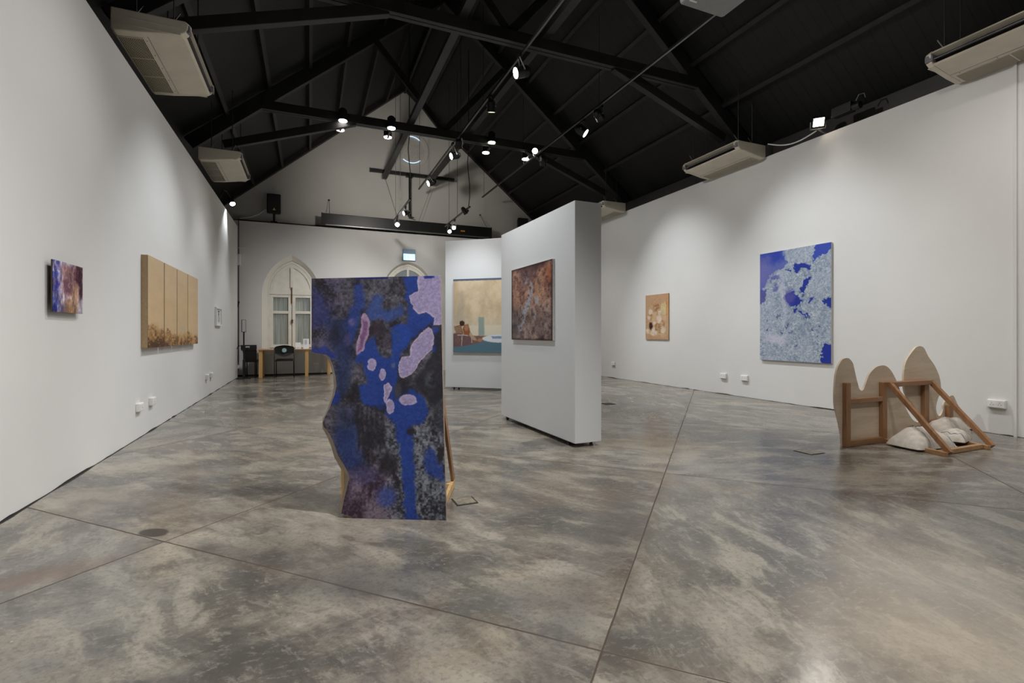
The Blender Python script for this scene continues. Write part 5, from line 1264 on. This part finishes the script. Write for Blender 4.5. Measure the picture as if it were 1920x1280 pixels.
# loudspeakers on the ledge
for (x0, x1, yt, yb_, lb) in ((499.5, 527, 361, 402, 'black loudspeaker on the ledge at the left of the gable'), (971, 991, 407, 440, 'black loudspeaker on the ledge just above the display panels')):
    Y = 15.0; a, b = onY(x0, yt, Y - .12), onY(x1, yb_, Y - .12)
    t = thing('loudspeaker', ((a.x + b.x) / 2, Y, ZB), lb, 'loudspeaker')
    wd = b.x - a.x; zlo = max(b.z, ZB + .12)
    MB().prism([(a.x, Y - .12, zlo), (b.x, Y - .12, zlo), (b.x - wd * .15, Y + .1, zlo + .04), (a.x + wd * .15, Y + .1, zlo + .04)],
               [(a.x, Y - .12, a.z), (b.x, Y - .12, a.z), (b.x - wd * .15, Y + .1, a.z - .04), (a.x + wd * .15, Y + .1, a.z - .04)]).build('cabinet', M['blackplastic'], t, bevel=.03)
    MB().box((a.x + .04, Y - .128, zlo + .05), (b.x - .04, Y - .118, a.z - .05)).build('grille', simple('speaker_grille', (38, 37, 38), .6, scale=200, var=.5), t, bevel=.004)
    mb = MB().cyl(((a.x + b.x) / 2, Y, ZB), ((a.x + b.x) / 2, Y, zlo + .05), .03); mb.box(((a.x + b.x) / 2 - .08, Y - .08, ZB), ((a.x + b.x) / 2 + .08, Y + .08, ZB + .02)).build('mount', M['blackmetal'], t)
    if x0 < 600:
        MB().prism([((a.x + b.x) / 2 - .03, Y - .131, zlo + .1), ((a.x + b.x) / 2 + .05, Y - .131, zlo + .1), ((a.x + b.x) / 2 + .01, Y - .131, zlo + .17)],
                   [((a.x + b.x) / 2 - .03, Y - .127, zlo + .1), ((a.x + b.x) / 2 + .05, Y - .127, zlo + .1), ((a.x + b.x) / 2 + .01, Y - .127, zlo + .17)]).build('warning_label', simple('yellow_label', (205, 185, 90), .5), t)
        q = [onY(498, 392, 15.05), onY(485, 402, 15.05), onY(470, 407, 15.05), onY(450, 409, 15.0)]
        MB().tube(q, .012, 6).build('cable', M['whiteplastic'], t)

# sockets
def socket(c, n, w_, h, label, ports=2):
    n = Vector(n); sd = Vector((abs(n.y), abs(n.x), 0)); c = Vector(c)
    t = thing('wall_socket', c, label, 'wall socket', 'white wall sockets')
    def bx(cc, ww, hh, d0, d1):
        a = cc + sd * ww / 2 + Vector((0, 0, hh / 2)) + n * d1; b = cc - sd * ww / 2 - Vector((0, 0, hh / 2)) + n * d0; return a, b
    MB().box(*bx(c, w_, h, 0, .035)).build('back_box', M['whiteplastic'], t, bevel=.005)
    MB().box(*bx(c, w_ * .9, h * .86, .035, .042)).build('faceplate', M['whiteplastic'], t, bevel=.003)
    mb = MB()
    for k in range(ports):
        q = c + sd * ((k - (ports - 1) / 2) * w_ / (ports + .4))
        for a_, b_ in ((0, .012), (-.012, -.008), (.012, -.008)): mb.box(*bx(q + sd * a_ + Vector((0, 0, b_)), .005, .009, .0415, .0428))
    mb.build('pin_slots', M['acgrey'], t)
def sl(px, py): v = onX(px, py, XL + .02); return (XL, v.y, v.z)
def sr(px, py): v = onX(px, py, XR - .02); return (XR, v.y, v.z)
socket(sl(262.5, 762.8), (1, 0, 0), .15, .09, 'white wall socket low on the left wall, nearest the camera', 1)
socket(sl(286, 751.5), (1, 0, 0), .15, .09, 'white wall socket low on the left wall, just beyond the nearest one', 1)
socket(sl(388.7, 706.3), (1, 0, 0), .15, .09, 'third white wall socket along the left wall, beyond the sand-coloured canvases', 1)
socket(sl(396.8, 703), (1, 0, 0), .15, .09, 'fourth white wall socket along the left wall, below the framed drawing', 1)
socket(sr(1150, 681.5), (-1, 0, 0), .15, .09, 'white wall socket on the right wall, just beside the tall display panel', 1)
socket(sr(1356.4, 704.5), (-1, 0, 0), .15, .10, 'white wall socket on the right wall, the left one below the gap between paintings', 2)
socket(sr(1396, 708.5), (-1, 0, 0), .15, .10, 'white wall socket on the right wall, just left of the large blue painting', 2)
socket(sr(1868.8, 757), (-1, 0, 0), .165, .095, 'white double wall socket at the right behind the sculpture', 2)
v = onY(592, 682, YB - .01); socket((v.x, YB, v.z), (0, -1, 0), .15, .07, 'white wall socket under the arched window, right of the table legs', 1)

# floor boxes
for (px, py, s_, lb) in ((871, 939, .13, 'metal floor box cover behind the free-standing painting'), (1517, 847, .17, 'metal floor box cover in front of the right wall'), (1141, 757, .16, 'dark metal floor box cover beside the tall display panel')):
    c = onZ(px, py)
    t = thing('floor_box', c, lb, 'floor box')
    R = Matrix.Rotation(math.radians(0), 3, 'Z')
    MB().box((c.x - s_ / 2 - .01, c.y - s_ / 2 - .01, -.001), (c.x + s_ / 2 + .01, c.y + s_ / 2 + .01, .003)).build('rim', M['gapshade_trim'], t)
    MB().box((c.x - s_ / 2, c.y - s_ / 2, .0), (c.x + s_ / 2, c.y + s_ / 2, .005)).build('lid', simple('worn_lid', (146, 138, 122), .4, .3, var=.3, scale=30) if px != 1141 else M['gapshade_trim'], t)
